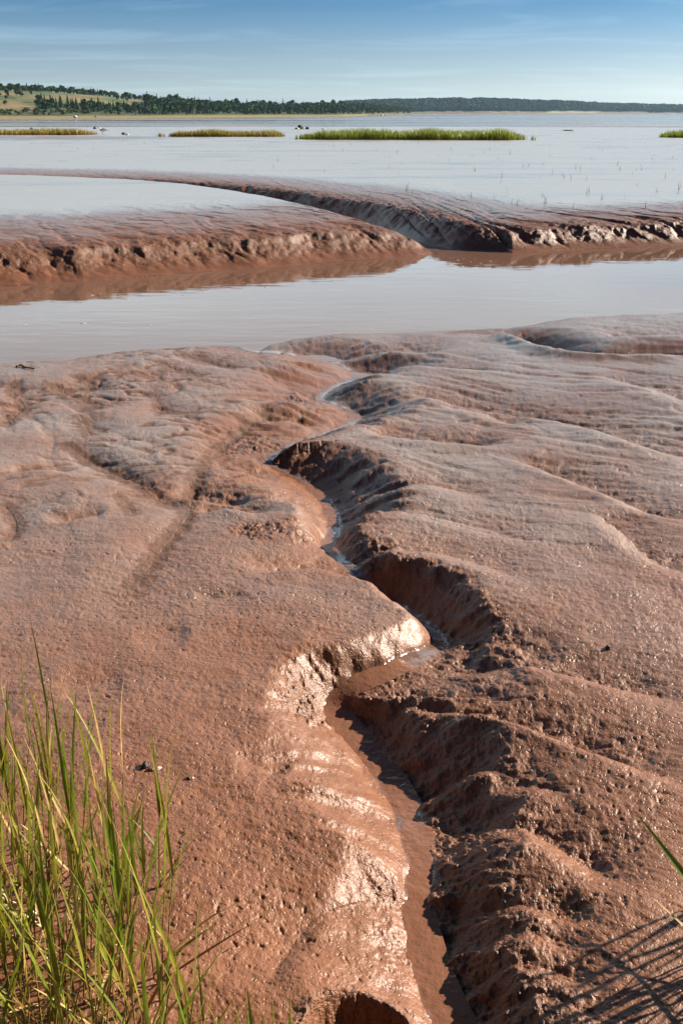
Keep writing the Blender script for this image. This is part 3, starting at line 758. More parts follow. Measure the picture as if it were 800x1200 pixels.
edge_t = smooth(490, 465, PXg) if False else 1 - smooth(468, 490, PXg)
Zg = Zg * edge_t - 6 * (1 - edge_t)
cov = np.where(Qg < 6 + 5 * pn(PXg * .05, Qg * 0, 205), 0.0, np.where(Qg < 62 + 12 * pn(PXg * 0.03, Qg * 0 + .5, 206), 0.33, 1.0))
cov = np.where((PXg > 430) & (Qg < 60), 0.0, cov)
cov = np.where(in_field(PXg, Qg), 0.66, cov)
ni = np.arange(PXg.size).reshape(PXg.shape)
f = np.stack([ni[:-1, :-1], ni[:-1, 1:], ni[1:, 1:], ni[1:, :-1]], -1).reshape(-1, 4)
me = mesh_np('headland_hill', np.stack([Rg * np.sin(Ag), Rg * np.cos(Ag), Zg], -1).reshape(-1, 3), f, True, [LAND], {'cover': cov})
link('headland_hill', me, kind='structure')
# far ridge (right)
FP = [330, 380, 430, 470, 520, 570, 640, 700, 760, 820, 1000, 1300]
FR = np.array([2600, 2500, 2450, 2500, 2600, 2700, 2900, 3300, 3500, 3600, 3700, 3800])
FT = np.array([125, 119, 116.5, 115.2, 114.2, 114.6, 117, 120, 121.6, 123.0, 126, 128])      # skyline in the picture at that bearing
def far_q(px): return np.interp(px, FP, FR), np.interp(px, FP, FT)
def far_z(px, q):
    r0, ty = far_q(px)
    top = CAM_Z + (r0 + 380) * np.tan(np.arctan((600 - ty) / F) - PITCH) - 11.0
    z = -3.2 + (6.5 + 2.5 * pn(px * 0.09, q * 0.0 + 3.3, 221)) * smooth(-8, 14, q) + np.maximum(top - 4, 1) * smooth(10, 400, q) ** 0.8
    return z
pxs = np.linspace(330, 1300, 500); qs = np.concatenate([np.linspace(-40, 60, 26), np.linspace(75, 600, 24)])
PXg, Qg = np.meshgrid(pxs, qs)
Rg = far_q(PXg)[0] + Qg; Ag = px_az(PXg)
Zg = np.where(Qg < -15, -6, far_z(PXg, Qg))
cov = np.where(Qg < 1.5 + 15 * np.clip(pn(PXg * 0.10, Qg * 0 + .7, 231) + 0.25, 0, 1) * (PXg > 500) * (PXg < 730), 0.0, 1.0)
ni = np.arange(PXg.size).reshape(PXg.shape)
f = np.stack([ni[:-1, :-1], ni[:-1, 1:], ni[1:, 1:], ni[1:, :-1]], -1).reshape(-1, 4)
link('far_ridge', mesh_np('far_ridge', np.stack([Rg * np.sin(Ag), Rg * np.cos(Ag), Zg], -1).reshape(-1, 3), f, True, [LAND], {'cover': cov}), kind='structure')

SPRUCE = mat_foliage('spruce_foliage', (0.012, 0.036, 0.012), (0.042, 0.095, 0.026), 0.5)
BROAD = mat_foliage('broadleaf_foliage', (0.025, 0.055, 0.014), (0.085, 0.135, 0.035), 0.4)
SHRUB = mat_foliage('shrub_foliage', (0.05, 0.085, 0.018), (0.12, 0.155, 0.040), 0.5)
WOOD = mat_foliage('far_wood_foliage', (0.004, 0.026, 0.014), (0.018, 0.068, 0.030), 0.03)
BARK = mat_plain('bark', (0.06, 0.045, 0.035), (0.14, 0.11, 0.085), 3, 0.9)

def spruce_geo(h, seed, layers=8, k=9):
    r_ = random.Random(seed); V = []; Fc = []
    for L in range(layers):
        t = L / layers; z0 = h * (0.10 + 0.86 * t); rad = h * 0.20 * (1 - t) ** 0.85 * r_.uniform(0.8, 1.2) + 0.06 * h * (1 - t) * 0.3
        ztop = z0 + h * 0.24 * (1 - 0.5 * t)
        b0 = len(V); V.append((0, 0, min(ztop, h)))
        a0 = r_.uniform(0, 6.28)
        for i in range(k * 2):
            a = a0 + i * math.pi / k; rr = rad * (r_.uniform(0.8, 1.25) if i % 2 == 0 else r_.uniform(0.45, 0.65))
            V.append((rr * math.cos(a), rr * math.sin(a), z0 - (rad * 0.25 if i % 2 == 0 else 0) * r_.uniform(0.5, 1.3)))
        for i in range(k * 2): Fc.append((b0, b0 + 1 + i, b0 + 1 + (i + 1) % (k * 2)))
    nleaf = len(Fc)
    b0 = len(V)
    for z, rr in ((0 - 0.3, 0.03 * h), (h * 0.5, 0.012 * h)):
        for i in range(5): V.append((rr * math.cos(i * 1.2566), rr * math.sin(i * 1.2566), z))
    for i in range(5):
        j = (i + 1) % 5; Fc += [(b0 + i, b0 + j, b0 + 5 + j), (b0 + i, b0 + 5 + j, b0 + 5 + i)]
    return np.array(V), np.array(Fc), nleaf

def leafy_geo(h, seed, n=170, w=0.75, base=0.12, lobes=5, trunk=True, ls=0.13):
    r_ = random.Random(seed); V = []; Fc = []
    L = [(r_.uniform(-.28, .28) * h * w, r_.uniform(-.28, .28) * h * w, h * (base + (1 - base) * r_.uniform(.28, .75)), h * r_.uniform(.18, .27)) for _ in range(lobes)]
    L.append((0, 0, h * 0.74, h * 0.22))
    for i in range(n):
        cx, cy, cz, cr = r_.choice(L)
        d = np.array([r_.gauss(0, 1), r_.gauss(0, 1), r_.gauss(0, 1)]); d /= np.linalg.norm(d)
        rr = cr * r_.uniform(0.55, 1.08)
        c = np.array([cx, cy, cz]) + d * rr * np.array([1, 1, .9])
        nrm = d + np.array([r_.gauss(0, .5), r_.gauss(0, .5), r_.gauss(0, .5)]); nrm /= np.linalg.norm(nrm)
        u = np.cross(nrm, (0.3, 0.2, 1)); u /= np.linalg.norm(u); v = np.cross(nrm, u)
        s_ = h * ls * r_.uniform(0.5, 1.1); b0 = len(V)
        V += [c + u * s_, c + v * s_ * 0.7, c - u * s_ * 0.9, c - v * s_ * 0.8]
        Fc += [(b0, b0 + 1, b0 + 2), (b0, b0 + 2, b0 + 3)]
    nleaf = len(Fc)
    if trunk:
        b0 = len(V)
        for z, rr in ((-0.3, 0.035 * h), (h * 0.6, 0.012 * h)):
            for i in range(5): V.append((rr * math.cos(i * 1.2566), rr * math.sin(i * 1.2566), z))
        for i in range(5):
            j = (i + 1) % 5; Fc += [(b0 + i, b0 + j, b0 + 5 + j), (b0 + i, b0 + 5 + j, b0 + 5 + i)]
    return np.array(V, float), np.array(Fc), nleaf

def tree_mesh(name, geo, mat):
    V, Fc, nl = geo
    me = mesh_np(name, V, Fc, False, [mat, BARK])
    mi = np.zeros(len(Fc), np.int32); mi[nl:] = 1
    me.polygons.foreach_set('material_index', mi); me.update()
    return me
spr = [tree_mesh('spruce_tree', spruce_geo(8.0, 10 + i, 8 + i % 2), SPRUCE) for i in range(4)]
brd_ = [tree_mesh('broadleaf_tree', leafy_geo(7.0, 20 + i, 260), BROAD) for i in range(4)]
shr = [tree_mesh('shore_shrub', leafy_geo(3.4, 30 + i, 150, 1.5, 0.0, 6, False, .16), SHRUB) for i in range(3)]

def place(name, me, px, q, sc, label, cat, group):
    r0 = float(head_q(px)[0]) + q; a = float(px_az(px))
    o = link(name, me, None, label, cat, group)
    o.location = (r0 * math.sin(a), r0 * math.cos(a), float(head_z(np.array([px]), np.array([q]))[0]) - 0.1)
    o.rotation_euler = (0, 0, rng.uniform(0, 6.28)); o.scale = (sc * rng.uniform(.85, 1.15), sc * rng.uniform(.85, 1.15), sc)
    return o
SPL = ('dark green spruce in the front row of the wood behind the ochre shore', 'spruce tree', 'front row spruces on the far shore')
BRL = ('rounded green broadleaf tree in the front row of the wood on the far shore', 'tree', 'front row broadleaf trees on the far shore')
CRL = ('small dark tree on the skyline of the hill above the dry fields', 'tree', 'skyline trees above the fields')
SCL = ('lone dark tree or bush standing in the tawny hillside field at far left', 'tree', 'trees scattered in the hillside field')
SHL = ('pale green shrub in the low strip between the ochre shore and the wood', 'shrub', 'shrubs along the far shore')
front = []
for k in range(150):
    px = rng.uniform(96, 430); front.append((px, rng.uniform(92, 135) if px < 190 else rng.uniform(76, 130)))
for k in range(44):
    front.append((rng.uniform(44, 118), rng.uniform(100, 172)))
for px, q in sorted(front):
    if rng.random() < (0.75 if px < 230 else 0.55): place('spruce_tree', spr[rng.integers(4)], px, q, rng.uniform(.75, 1.15), *SPL)
    else: place('broadleaf_tree', brd_[rng.integers(4)], px, q, rng.uniform(.75, 1.1), *BRL)
for k in range(72):
    px = rng.uniform(-15, 172) if k < 55 else rng.uniform(172, 300)
    q = rng.uniform(264, 315)
    if rng.random() < .35: place('spruce_tree', spr[rng.integers(4)], px, q, rng.uniform(.55, .95), *CRL)
    else: place('broadleaf_tree', brd_[rng.integers(4)], px, q, rng.uniform(.55, .9), *CRL)
for px, q, s_ in [(3, 205, .55), (12, 208, .9), (10, 190, .5), (22, 214, .8), (27, 200, .9), (8, 150, .6), (40, 228, .6), (140, 228, .7), (146, 222, .8), (150, 215, .6)]:
    place('field_tree', brd_[rng.integers(4)], px, q, s_, *SCL)
for k in range(60):
    px = rng.uniform(-10, 98) if k < 36 else rng.uniform(98, 420)
    place('shore_shrub', shr[rng.integers(3)], px, rng.uniform(70, 98), rng.uniform(.6, 1.25), *SHL)

def merge(geos, spots):
    Vs, Fs, n0 = [], [], 0
    for gi, x, y, z, sx, sz, a in spots:
        V, Fc, nl = geos[gi]; ca, sa = math.cos(a), math.sin(a)
        Vs.append(np.column_stack([x + sx * (V[:, 0] * ca - V[:, 1] * sa), y + sx * (V[:, 0] * sa + V[:, 1] * ca), z + sz * V[:, 2]]))
        Fs.append(Fc[:nl] + n0); n0 += len(V)
    return np.vstack(Vs), np.vstack(Fs)
gs = [spruce_geo(8, 50, 5, 5), spruce_geo(8, 51, 5, 5), leafy_geo(7, 52, 60, ls=.22), leafy_geo(7, 53, 60, ls=.22)]
spots = []
for k in range(3600):
    px = rng.uniform(-60, 480); q = rng.uniform(70, 330)
    if in_field(px, q) or (px < 96 and q < 262 ) or (q < 136 and px < 430 and rng.random() < .7): continue
    if px < 172 and 150 < q < 264: continue
    r0 = float(head_q(px)[0]) + q; a = float(px_az(px)); s_ = rng.uniform(.6, 1.05) * (1 if px > 172 else .75)
    s_ *= 1.45 if (q > 200 and rng.random() < .06) else 1
    spots.append((int(rng.integers(4)), r0 * math.sin(a), r0 * math.cos(a), float(head_z(np.array([px]), np.array([q]))[0]) - .2, s_, s_, rng.uniform(0, 6)))
V, Fc = merge(gs, spots)
o = link('headland_wood', mesh_np('headland_wood', V, Fc, False, [mat_foliage('headland_wood_foliage', (0.014, 0.042, 0.013), (0.055, 0.110, 0.030), 0.12)]), None, 'mixed green wood covering the headland behind the front row of trees', 'wood', kind='stuff')
gs = [spruce_geo(12, 60, 4, 4), spruce_geo(12, 61, 4, 4), leafy_geo(11, 62, 26, ls=.3, trunk=False), leafy_geo(11, 63, 26, ls=.3, trunk=False)]
spots = []
for k in range(15000):
    px = rng.uniform(400, 860); q = 12 + 430 * rng.random() ** 1.25
    r0 = float(far_q(px)[0]) + q; a = float(px_az(px)); s_ = rng.uniform(.65, 1.15)
    spots.append((int(rng.integers(4)), r0 * math.sin(a), r0 * math.cos(a), float(far_z(np.array([px]), np.array([q]))[0]) - .5, s_ * 1.5, s_, rng.uniform(0, 6)))
V, Fc = merge(gs, spots)
o = link('ridge_wood', mesh_np('ridge_wood', V, Fc, False, [WOOD]), None, 'unbroken blue green wood on the long ridge across the bay', 'wood', kind='stuff')
# small pale house on the hillside among the far trees and a few boulders at the tide line are built below with the small things

# ------------------------------------------------------------------ grass islands on the flat
ISL = mat_leaf('island_grass', (0.20, 0.275, 0.030), (0.31, 0.34, 0.045), (0.19, 0.095, 0.022), 0.45, 0.75, 0.3)
ISL2 = mat_leaf('rusty_island_grass', (0.27, 0.225, 0.035), (0.36, 0.285, 0.050), (0.22, 0.10, 0.028), 0.45, 0.75, 0.3)
def grass_island(name, pxa, pxb, py, depth, n, hmin, hmax, label, taper=0.25, seed=0, group=None):
    r_ = np.random.default_rng(seed + 300)
    p0, p1 = at_z(pxa, py, 0), at_z(pxb, py, 0); w = p1[0] - p0[0]
    base = np.array([(p0[0] + p1[0]) / 2, p0[1] + depth / 2])
    Vs, Fs, al = [], [], []
    cnt = 0
    while cnt < n:
        u, v = r_.uniform(-1, 1, 2)
        lim = (1 - abs(u) ** 6) ** 0.5 * (1 + 0.12 * math.sin(u * 17 + seed))
        if abs(v) > lim: continue
        x, y = u * w / 2, v * depth / 2
        edge = min(1, (1 - abs(u)) / taper * 0.6 + 0.5)
        h = r_.uniform(hmin, hmax) * edge * (1 + 0.26 * float(pn(np.array([x * 0.45 + seed]), np.array([y * 0.5]), 310)[0]) * 2)
        a = r_.uniform(0, math.pi); lx, ly = r_.normal(0.04, 0.10, 2); wd = r_.uniform(0.012, 0.024)
        ca, sa = math.cos(a) * wd, math.sin(a) * wd; b0 = len(Vs)
        z0 = -0.05
        for t, k in ((0, 1), (0.55, .8), (1.0, .12)):
            ox, oy = lx * h * t * t * 1.6, ly * h * t * t * 1.6
            Vs += [(x + ox - ca * k, y + oy - sa * k, z0 + h * t), (x + ox + ca * k, y + oy + sa * k, z0 + h * t)]; al += [t, t]
        Fs += [(b0, b0 + 1, b0 + 3, b0 + 2), (b0 + 2, b0 + 3, b0 + 5, b0 + 4)]
        cnt += 1
    zg = ground_z(base[0], base[1])
    o = link(name, mesh_np(name, Vs, Fs, False, [ISL2 if pxb < 340 else ISL], {'along': np.array(al)}), None, label, 'grass patch', group)
    o.location = (base[0], base[1], zg)
    return o
GI = 'grass islands on the wet flat'
grass_island('grass_island', 349, 623, 164.0, 4.0, 9000, .42, .66, 'longest bright green grass island, in the middle of the shining flat', seed=1, group=GI)
grass_island('grass_island', 194, 333, 160.2, 2.6, 4200, .32, .52, 'thin ochre green grass island between the far left one and the long one', seed=2, group=GI)
grass_island('grass_island', -70, 107, 158.2, 3.6, 5200, .32, .50, 'rusty ochre grass island cut by the left edge of the view', seed=3, group=GI)
grass_island('grass_island', 783, 880, 161.5, 3.0, 3200, .32, .55, 'green grass island cut by the right edge of the view', seed=4, group=GI)
grass_island('grass_tuft', 183, 193, 160.0, .5, 45, .2, .38, 'tiny sparse grass tuft just left of the thin ochre island', seed=5)
grass_island('grass_tuft', 772, 782, 161.2, .6, 40, .2, .42, 'few thin grass stems just left of the right edge island', seed=6)
grass_island('grass_tuft', 623, 628, 164.0, .5, 24, .2, .40, 'few thin grass stems at the right tip of the long island', seed=7)
grass_island('grass_tuft', 345, 349, 163.5, .4, 16, .25, .45, 'few thin grass stems at the left tip of the long island', seed=8)

# single sprigs standing on the wet flat
SPRIG = mat_leaf('sprig_grass', (0.16, 0.16, 0.05), (0.22, 0.20, 0.07), (0.10, 0.07, 0.03), 0.3, 0.7, 0.2)
def sprig_mesh(seed):
    r_ = random.Random(seed); V, Fc, al = [], [], []
    for _ in range(r_.choice((2, 3, 4))):
        h = r_.uniform(.18, .36); a = r_.uniform(0, 3.14); lx, ly = r_.gauss(0, .18), r_.gauss(0, .18); b0 = len(V); x, y = r_.gauss(0, .03), r_.gauss(0, .03)
        for t, k in ((0, 1), (.5, .8), (1, .1)):
            w = .008 * k; V += [(x + lx * h * t * t - w * math.cos(a), y + ly * h * t * t - w * math.sin(a), h * t - .02), (x + lx * h * t * t + w * math.cos(a), y + ly * h * t * t + w * math.sin(a), h * t - .02)]; al += [t, t]
        Fc += [(b0, b0 + 1, b0 + 3, b0 + 2), (b0 + 2, b0 + 3, b0 + 5, b0 + 4)]
    return mesh_np('grass_sprig', V, Fc, False, [SPRIG], {'along': np.array(al)})
sm = [sprig_mesh(i) for i in range(6)]
cand = []
while len(cand) < 95:
    px = rng.uniform(5, 798); py = rng.uniform(168, 236)
    if px < 380 and (rng.random() < .55 or py > 196): continue
    cand.append((px, py))
cxy = np.array([at_z(px, py, 0)[:2] for px, py in cand]); cz = terrain(cxy[:, 0], cxy[:, 1])[0]
for (x, y), z in zip(cxy, cz):
    if z < -0.2: continue
    o = link('grass_sprig', sm[rng.integers(6)], None, 'tiny lone grass sprig standing on the shining wet flat', 'grass sprig', 'grass sprigs on the flat', loc=(x, y, z))
    o.rotation_euler = (0, 0, rng.uniform(0, 6.28)); s_ = rng.uniform(.35, .75); o.scale = (s_, s_, s_)

# ------------------------------------------------------------------ foreground cordgrass
LG = mat_leaf('green_blade', (0.145, 0.205, 0.022), (0.25, 0.26, 0.042), (0.15, 0.11, 0.022), 0.25, 0.72, 0.35)
LY = mat_leaf('yellow_green_blade', (0.27, 0.28, 0.040), (0.36, 0.27, 0.07), (0.20, 0.13, 0.03), 0.25, 0.65, 0.35)
LD = mat_leaf('straw_blade', (0.44, 0.34, 0.15), (0.40, 0.28, 0.13), (0.22, 0.10, 0.04), 0.25, 0.8, 0.2)
LR = mat_leaf('russet_blade', (0.17, 0.060, 0.022), (0.22, 0.10, 0.035), (0.12, 0.045, 0.02), 0.25, 0.8, 0.2)
ST = mat_leaf('grass_stem', (0.20, 0.17, 0.04), (0.14, 0.17, 0.03), (0.15, 0.05, 0.025), 0.3, 0.8, 0.1)

def blade_mesh(name, p0, heading, tilt, length, width, curl, mat, seg=9, fold=0.35, twist=0.0):
    """blade leaving p0 at `tilt` from vertical towards `heading`, bending further by `curl` along its length"""
    V, al, Fc = [], [], []
    hx, hy = math.cos(heading), math.sin(heading)
    p = np.array(p0, float)
    for i in range(seg + 1):
        t = i / seg
        th = tilt + curl * t * t
        d = np.array([hx * math.sin(th), hy * math.sin(th), math.cos(th)])
        if i: p = p + d * (length / seg)
        w = width * 0.5 * (min(1, 0.55 + t * 3) if t < .15 else (1 - ((t - .15) / .85) ** 1.6)) + 0.0003
        tw = twist * t
        sx = np.array([-hy, hx, 0]) * math.cos(tw) + np.array([hx * math.cos(th), hy * math.cos(th), -math.sin(th)]) * math.sin(tw)
        nn = np.cross(d, sx)
        V += [p - sx * w, p + nn * (-fold * w), p + sx * w]; al += [t, t, t]
    for i in range(seg):
        a = i * 3
        Fc += [(a, a + 1, a + 4, a + 3), (a + 1, a + 2, a + 5, a + 4)]
    return mesh_np(name, np.array(V), Fc, True, [mat], {'along': np.array(al)}), p

def stem_mesh(h, lean, heading, r0):
    V, al, Fc = [], [], []; p = np.array([0, 0, -0.03]); pts = []
    n_ = 6
    for i in range(n_ + 1):
        t = i / n_; th = lean * (0.4 + 0.6 * t)
        d = np.array([math.cos(heading) * math.sin(th), math.sin(heading) * math.sin(th), math.cos(th)])
        if i: p = p + d * (h + .03) / n_
        r_ = r0 * (1 - .6 * t); pts.append(p.copy())
        for k in range(6): V.append(p + r_ * np.array([math.cos(k * 1.047), math.sin(k * 1.047), 0])); al.append(t)
    for i in range(n_):
        for k in range(6):
            a = i * 6 + k; b_ = i * 6 + (k + 1) % 6; Fc.append((a, b_, b_ + 6, a + 6))
    return mesh_np('stem', np.array(V), Fc, True, [ST], {'along': np.array(al)}), pts

def shoot(x, y, h, lean, heading, leaves, label, group=None, cat='grass shoot', z=None):
    """leaves: list of (height fraction, heading, tilt, length, width, curl, material)"""
    root = bpy.data.objects.new('cordgrass_shoot', None); COL.objects.link(root)
    root.empty_display_size = 0.05
    root.location = (x, y, ground_z(x, y) if z is None else z)
    root['label'] = label; root['category'] = cat
    if group: root['group'] = group
    sm_, pts = stem_mesh(h, lean, heading, 0.0028)
    link('stem', sm_, root)
    for fr, hd, ti, ln, wd, cu, mt in leaves:
        f_ = min(fr, .999) * (len(pts) - 1); i = int(f_); p = pts[i] + (pts[i + 1] - pts[i]) * (f_ - i)
        bm_, _ = blade_mesh('leaf', p, hd, ti, ln, wd, cu, mt, twist=rng.uniform(-.5, .5))
        link('leaf', bm_, root)
    return root

def random_leaves(h, heading, dry=0.3, k=None, big=1.0):
    out = []; k = k or rng.integers(3, 7)
    hd = rng.uniform(0, 6.28)
    for i in range(k):
        fr = 0.12 + 0.88 * i / (k - 1)
        hd += math.pi + rng.normal(0, 0.5)
        low = fr < 0.45
        if low and rng.random() < dry * 2: mt = LR if rng.random() < .55 else LD
        else: mt = LG if rng.random() < .62 else LY
        if rng.random() < dry * .3: mt = LD
        ti = rng.uniform(.10, .45) if not low else rng.uniform(.3, .95)
        if fr > .95: ti = rng.uniform(0.02, .12)
        ln = (rng.uniform(.20, .36) if not low else rng.uniform(.14, .26)) * big
        out.append((fr, hd, ti, ln, rng.uniform(.0052, .0100), rng.uniform(.05, .45) * (1.8 if low else 1), mt))
    return out

CL = ('green and straw cordgrass shoot inside the dense clump at lower left', 'cordgrass shoots of the lower left clump')
roots = []
tries = 0
while len(roots) < 152 and tries < 19000:
    tries += 1
    px, py = rng.uniform(-110, 320), rng.uniform(975, 1340)
    lim = np.interp(py, [975, 1000, 1045, 1100, 1160, 1250, 1340], [70, 120, 180, 210, 228, 240, 245])
    if px > lim: continue
    dens = 1 - 0.80 * smooth(lim - 190, lim, np.array([px]))[0]
    if px < 60: dens = 1.0
    if rng.random() > dens: continue
    p = at_near(px, py)
    if any((p[0] - q[0]) ** 2 + (p[1] - q[1]) ** 2 < 0.028 ** 2 for q in roots): continue
    roots.append(p)
rxy = np.array(roots); rz = terrain(rxy[:, 0], rxy[:, 1])[0]
for (x, y), z in zip(roots, rz):
    h = rng.uniform(.17, .38); hdg = rng.normal(0.2, .8)
    shoot(x, y, h, abs(rng.normal(.16, .10)), hdg, random_leaves(h, hdg, .42), CL[0], CL[1], z=float(z))

def at(px, py): return at_near(px, py)
# shoots one can tell apart
p = at(187, 1041)
shoot(*p, .235, .10, 0.3, [(.10, 0.35, .75, .13, .006, .15, LR), (.16, 0.2, .62, .20, .006, .10, LR), (.55, 2.9, .55, .12, .005, .3, LG), (.93, 0.15, .20, .27, .0075, .08, LG), (.96, 1.7, .06, .24, .0075, .03, LG), (.99, 1.2, .02, .20, .006, .03, LG)],
      'lone tall green shoot with two russet lower leaves right of the grass clump')
p = at(149, 1188)
shoot(*p, .30, .02, 0.0, [(.15, 3.0, .5, .26, .007, -.35, LR), (.28, 2.8, .38, .28, .010, -.25, LY), (.45, 0.1, .55, .30, .0065, -.12, LG), (.8, 2.9, .12, .26, .007, .2, LG), (1, 0.3, .05, .20, .006, .1, LG)],
      'straight upright shoot in front of the clump with a broad leaf folded left')
p = at(88, 1052)
shoot(*p, .30, .08, .3, [(.3, 3.2, .5, .18, .006, .3, LD), (.5, .5, .25, .34, .0075, .10, LG), (.8, .2, .26, .40, .008, .06, LG), (.9, 1.9, .10, .34, .0085, .05, LG), (1, .6, .04, .34, .008, .05, LG), (.7, 2.8, .35, .28, .006, -.05, LD)],
      'tallest many-bladed green shoot rising from the back of the clump')
p = at(20, 1010)
shoot(*p, .30, .05, .3, [(.4, .2, .45, .22, .006, .3, LR), (.7, .2, .33, .30, .008, .10, LG), (.9, 2.2, .05, .26, .008, .05, LG), (1, 1.3, .02, .28, .008, .03, LG), (.8, .6, .15, .28, .007, .1, LG)],
      'tall green shoot at the back left corner of the clump near the frame edge')
p = at(215, 1262)
shoot(*p, .12, .05, .3, [(.5, .1, .30, .30, .0065, -.05, LG), (.9, 1.5, .05, .24, .006, .03, LG), (.3, .2, .75, .24, .004, -.1, LR)],
      'low green shoot with two upright blades just right of the straight shoot')
p = at(322, 1262)
shoot(*p, .06, .04, .3, [(.5, .1, .26, .16, .004, .02, LG), (.9, 1.7, .03, .16, .004, .03, LY), (.3, 2.9, .3, .12, .004, .05, LR)],
      'small separate shoot at the bottom edge between the clump and the slump hole')
p = at(252, 1250)
shoot(*p, .06, .04, .3, [(.5, .15, .50, .20, .004, -.1, LR), (.9, 2.9, .45, .16, .004, .03, LR), (.95, .6, .75, .18, .004, -.1, LD)],
      'low russet shoot spreading thin dry blades at the bottom edge of the mud')
# the stand beyond the right edge of the view: two leaning blades reach into the picture, the rest throw their shadows in
for px, py in [(236, 1222), (262, 1268), (283, 1240), (300, 1275), (240, 1290), (338, 1280), (275, 1300)]:
    q = at(px, py); hh = rng.uniform(.04, .09); hdg = rng.normal(.3, .5)
    shoot(*q, hh, .12, hdg, random_leaves(hh, hdg, .4, 3, .62), 'short sparse cordgrass shoot trailing right of the clump along the bottom edge', 'short cordgrass shoots along the bottom edge')
def leaf_to(p0, tip, width, mat, sag=0.0):
    v = np.array(tip) - np.array(p0); ln = float(np.linalg.norm(v)); hd = math.atan2(v[1], v[0]); ti = math.acos(v[2] / ln)
    return hd, ti - sag / 3, ln, width, sag, mat
def air(px, py, dist):
    d = ray(px, py); t = dist / math.hypot(d[0], d[1]); return np.array([d[0] * t, d[1] * t, CAM_Z + d[2] * t])
rp = at(868, 1162); rz_ = ground_z(*rp)
o = None
tipA = air(744, 944, 2.02); tipB = air(756, 1034, 1.76)
base = np.array([rp[0], rp[1], rz_])
hA = np.array([0, 0, .10]); hB = np.array([0, 0, .05])
la = leaf_to(base + hA, tipA, .023, LG, .12); lb = leaf_to(base + hB, tipB, .011, LD, .1)
def fixed_shoot(rp, rz_, h, specs, label, group=None):
    return shoot(rp[0], rp[1], h, .03, .3, specs, label, group, z=rz_)
fixed_shoot(rp, rz_, .26, [(.10 / .26, *la), (.05 / .26, *lb), (.8, 0.4, .3, .36, .007, .25, LG), (.9, 5.6, .45, .36, .007, .3, LG), (1, .9, .1, .3, .007, .1, LG), (.6, 4.6, .5, .3, .007, .3, LY)],
            'shoot at right edge leaning one green and one straw blade in')
RG_ = 'cordgrass shoots at the right edge whose shadows cross the mud'
for px, py, hh in [(905, 1105, .30), (930, 1140, .26), (898, 1190, .24), (1000, 985, .30), (1030, 1010, .28), (950, 1215, .28), (925, 1260, .26), (985, 1130, .3), (1010, 1240, .3), (940, 1300, .3), (880, 1100, .28), (892, 1128, .3), (915, 1165, .3), (945, 1090, .32), (960, 1180, .3), (905, 1225, .28)]:
    q = at(px, py)
    lv = random_leaves(hh, .3, .2, 6, 1.25)
    lv = [(a, (b if math.cos(b) > -0.1 else math.pi - b), c, d, e_ * 1.5, f_, m_) for a, b, c, d, e_, f_, m_ in lv]
    shoot(*q, hh, .06, .2, lv, 'cordgrass shoot by the right edge casting a thin shadow', RG_)

for i, (x_, y_, hh) in enumerate([(.86, 1.56, .24), (.90, 1.535, .27), (.93, 1.49, .25), (.88, 1.45, .22), (.97, 1.54, .28), (.94, 1.44, .25)]):
    lv = [(.55, .2 + .3 * i, .22, .22, .011, .10, LG), (.8, 5.9 - .2 * i, .16, .26, .012, .12, LG), (.9, .9, .12, .26, .012, .10, LY), (1, .1, .05, .24, .011, .05, LG), (.4, 5.6, .55, .18, .009, .2, LR)]
    shoot(x_, y_, hh, .05, .2, lv, 'cordgrass shoot by the right edge casting a thin shadow', RG_)

# ------------------------------------------------------------------ small things
ROCK = mat_plain('dark_rock', (0.014, 0.011, 0.010), (0.04, 0.032, 0.028), 6, 0.6)
PALE = mat_plain('pale_rock', (0.42, 0.38, 0.34), (0.62, 0.58, 0.53), 5, 0.7)
CLOD = mat_plain('mud_clod', (0.10, 0.045, 0.028), (0.22, 0.10, 0.06), 60, 0.5)
DCLOD = mat_plain('dark_clod', (0.018, 0.012, 0.010), (0.06, 0.035, 0.025), 60, 0.55)
SHELL = mat_plain('shell_chip', (0.55, 0.48, 0.42), (0.75, 0.70, 0.62), 50, 0.4)
TWIG = mat_plain('twig_bark', (0.04, 0.025, 0.018), (0.12, 0.07, 0.045), 80, 0.8)
import bmesh
def lump(name, size, flat, seed, mat, rough=0.28):
    bm = bmesh.new(); bmesh.ops.create_icosphere(bm, subdivisions=3, radius=1)
    r_ = np.random.default_rng(seed)
    off = r_.uniform(0, 50, 2)
    for v in bm.verts:
        n_ = fbm(np.array([v.co.x * 1.3 + off[0] + v.co.z]), np.array([v.co.y * 1.3 + off[1] - v.co.z * .7]), seed, 3)[0]
        v.co *= 1 + rough * 2.2 * float(n_)
        v.co.x *= size; v.co.y *= size * 0.8; v.co.z = (v.co.z * flat + flat * .35) * size
    me = bpy.data.meshes.new(name); bm.to_mesh(me); bm.free(); me.materials.append(mat)
    me.polygons.foreach_set('use_smooth', np.full(len(me.polygons), True))
    return me
def put(name, px, py, size, flat, seed, mat, label, cat, group=None, far=None):
    if far is None: x, y = at_near(px, py)
    else: x, y = at_z(px, py, far)[:2]
    o = link(name, lump(name, size, flat, seed, mat), None, label, cat, group, loc=(x, y, max(ground_z(x, y), -2.5)))
    o.rotation_euler = (0, 0, seed * 1.3)
    return o
FR_ = -0.15
put('dark_rock', 37, 148.0, .26, .7, 1, ROCK, 'small dark rock on the flat nearer the left edge, beyond the rusty grass island', 'rock', None, FR_)
put('dark_rock', 111, 147.6, .30, .7, 2, ROCK, 'small dark rock on the flat above the right end of the rusty grass island', 'rock', None, FR_)
put('dark_rock', 352, 149.0, .42, .9, 3, ROCK, 'largest dark rock of the group beyond the left end of the long grass island', 'rock', None, FR_)
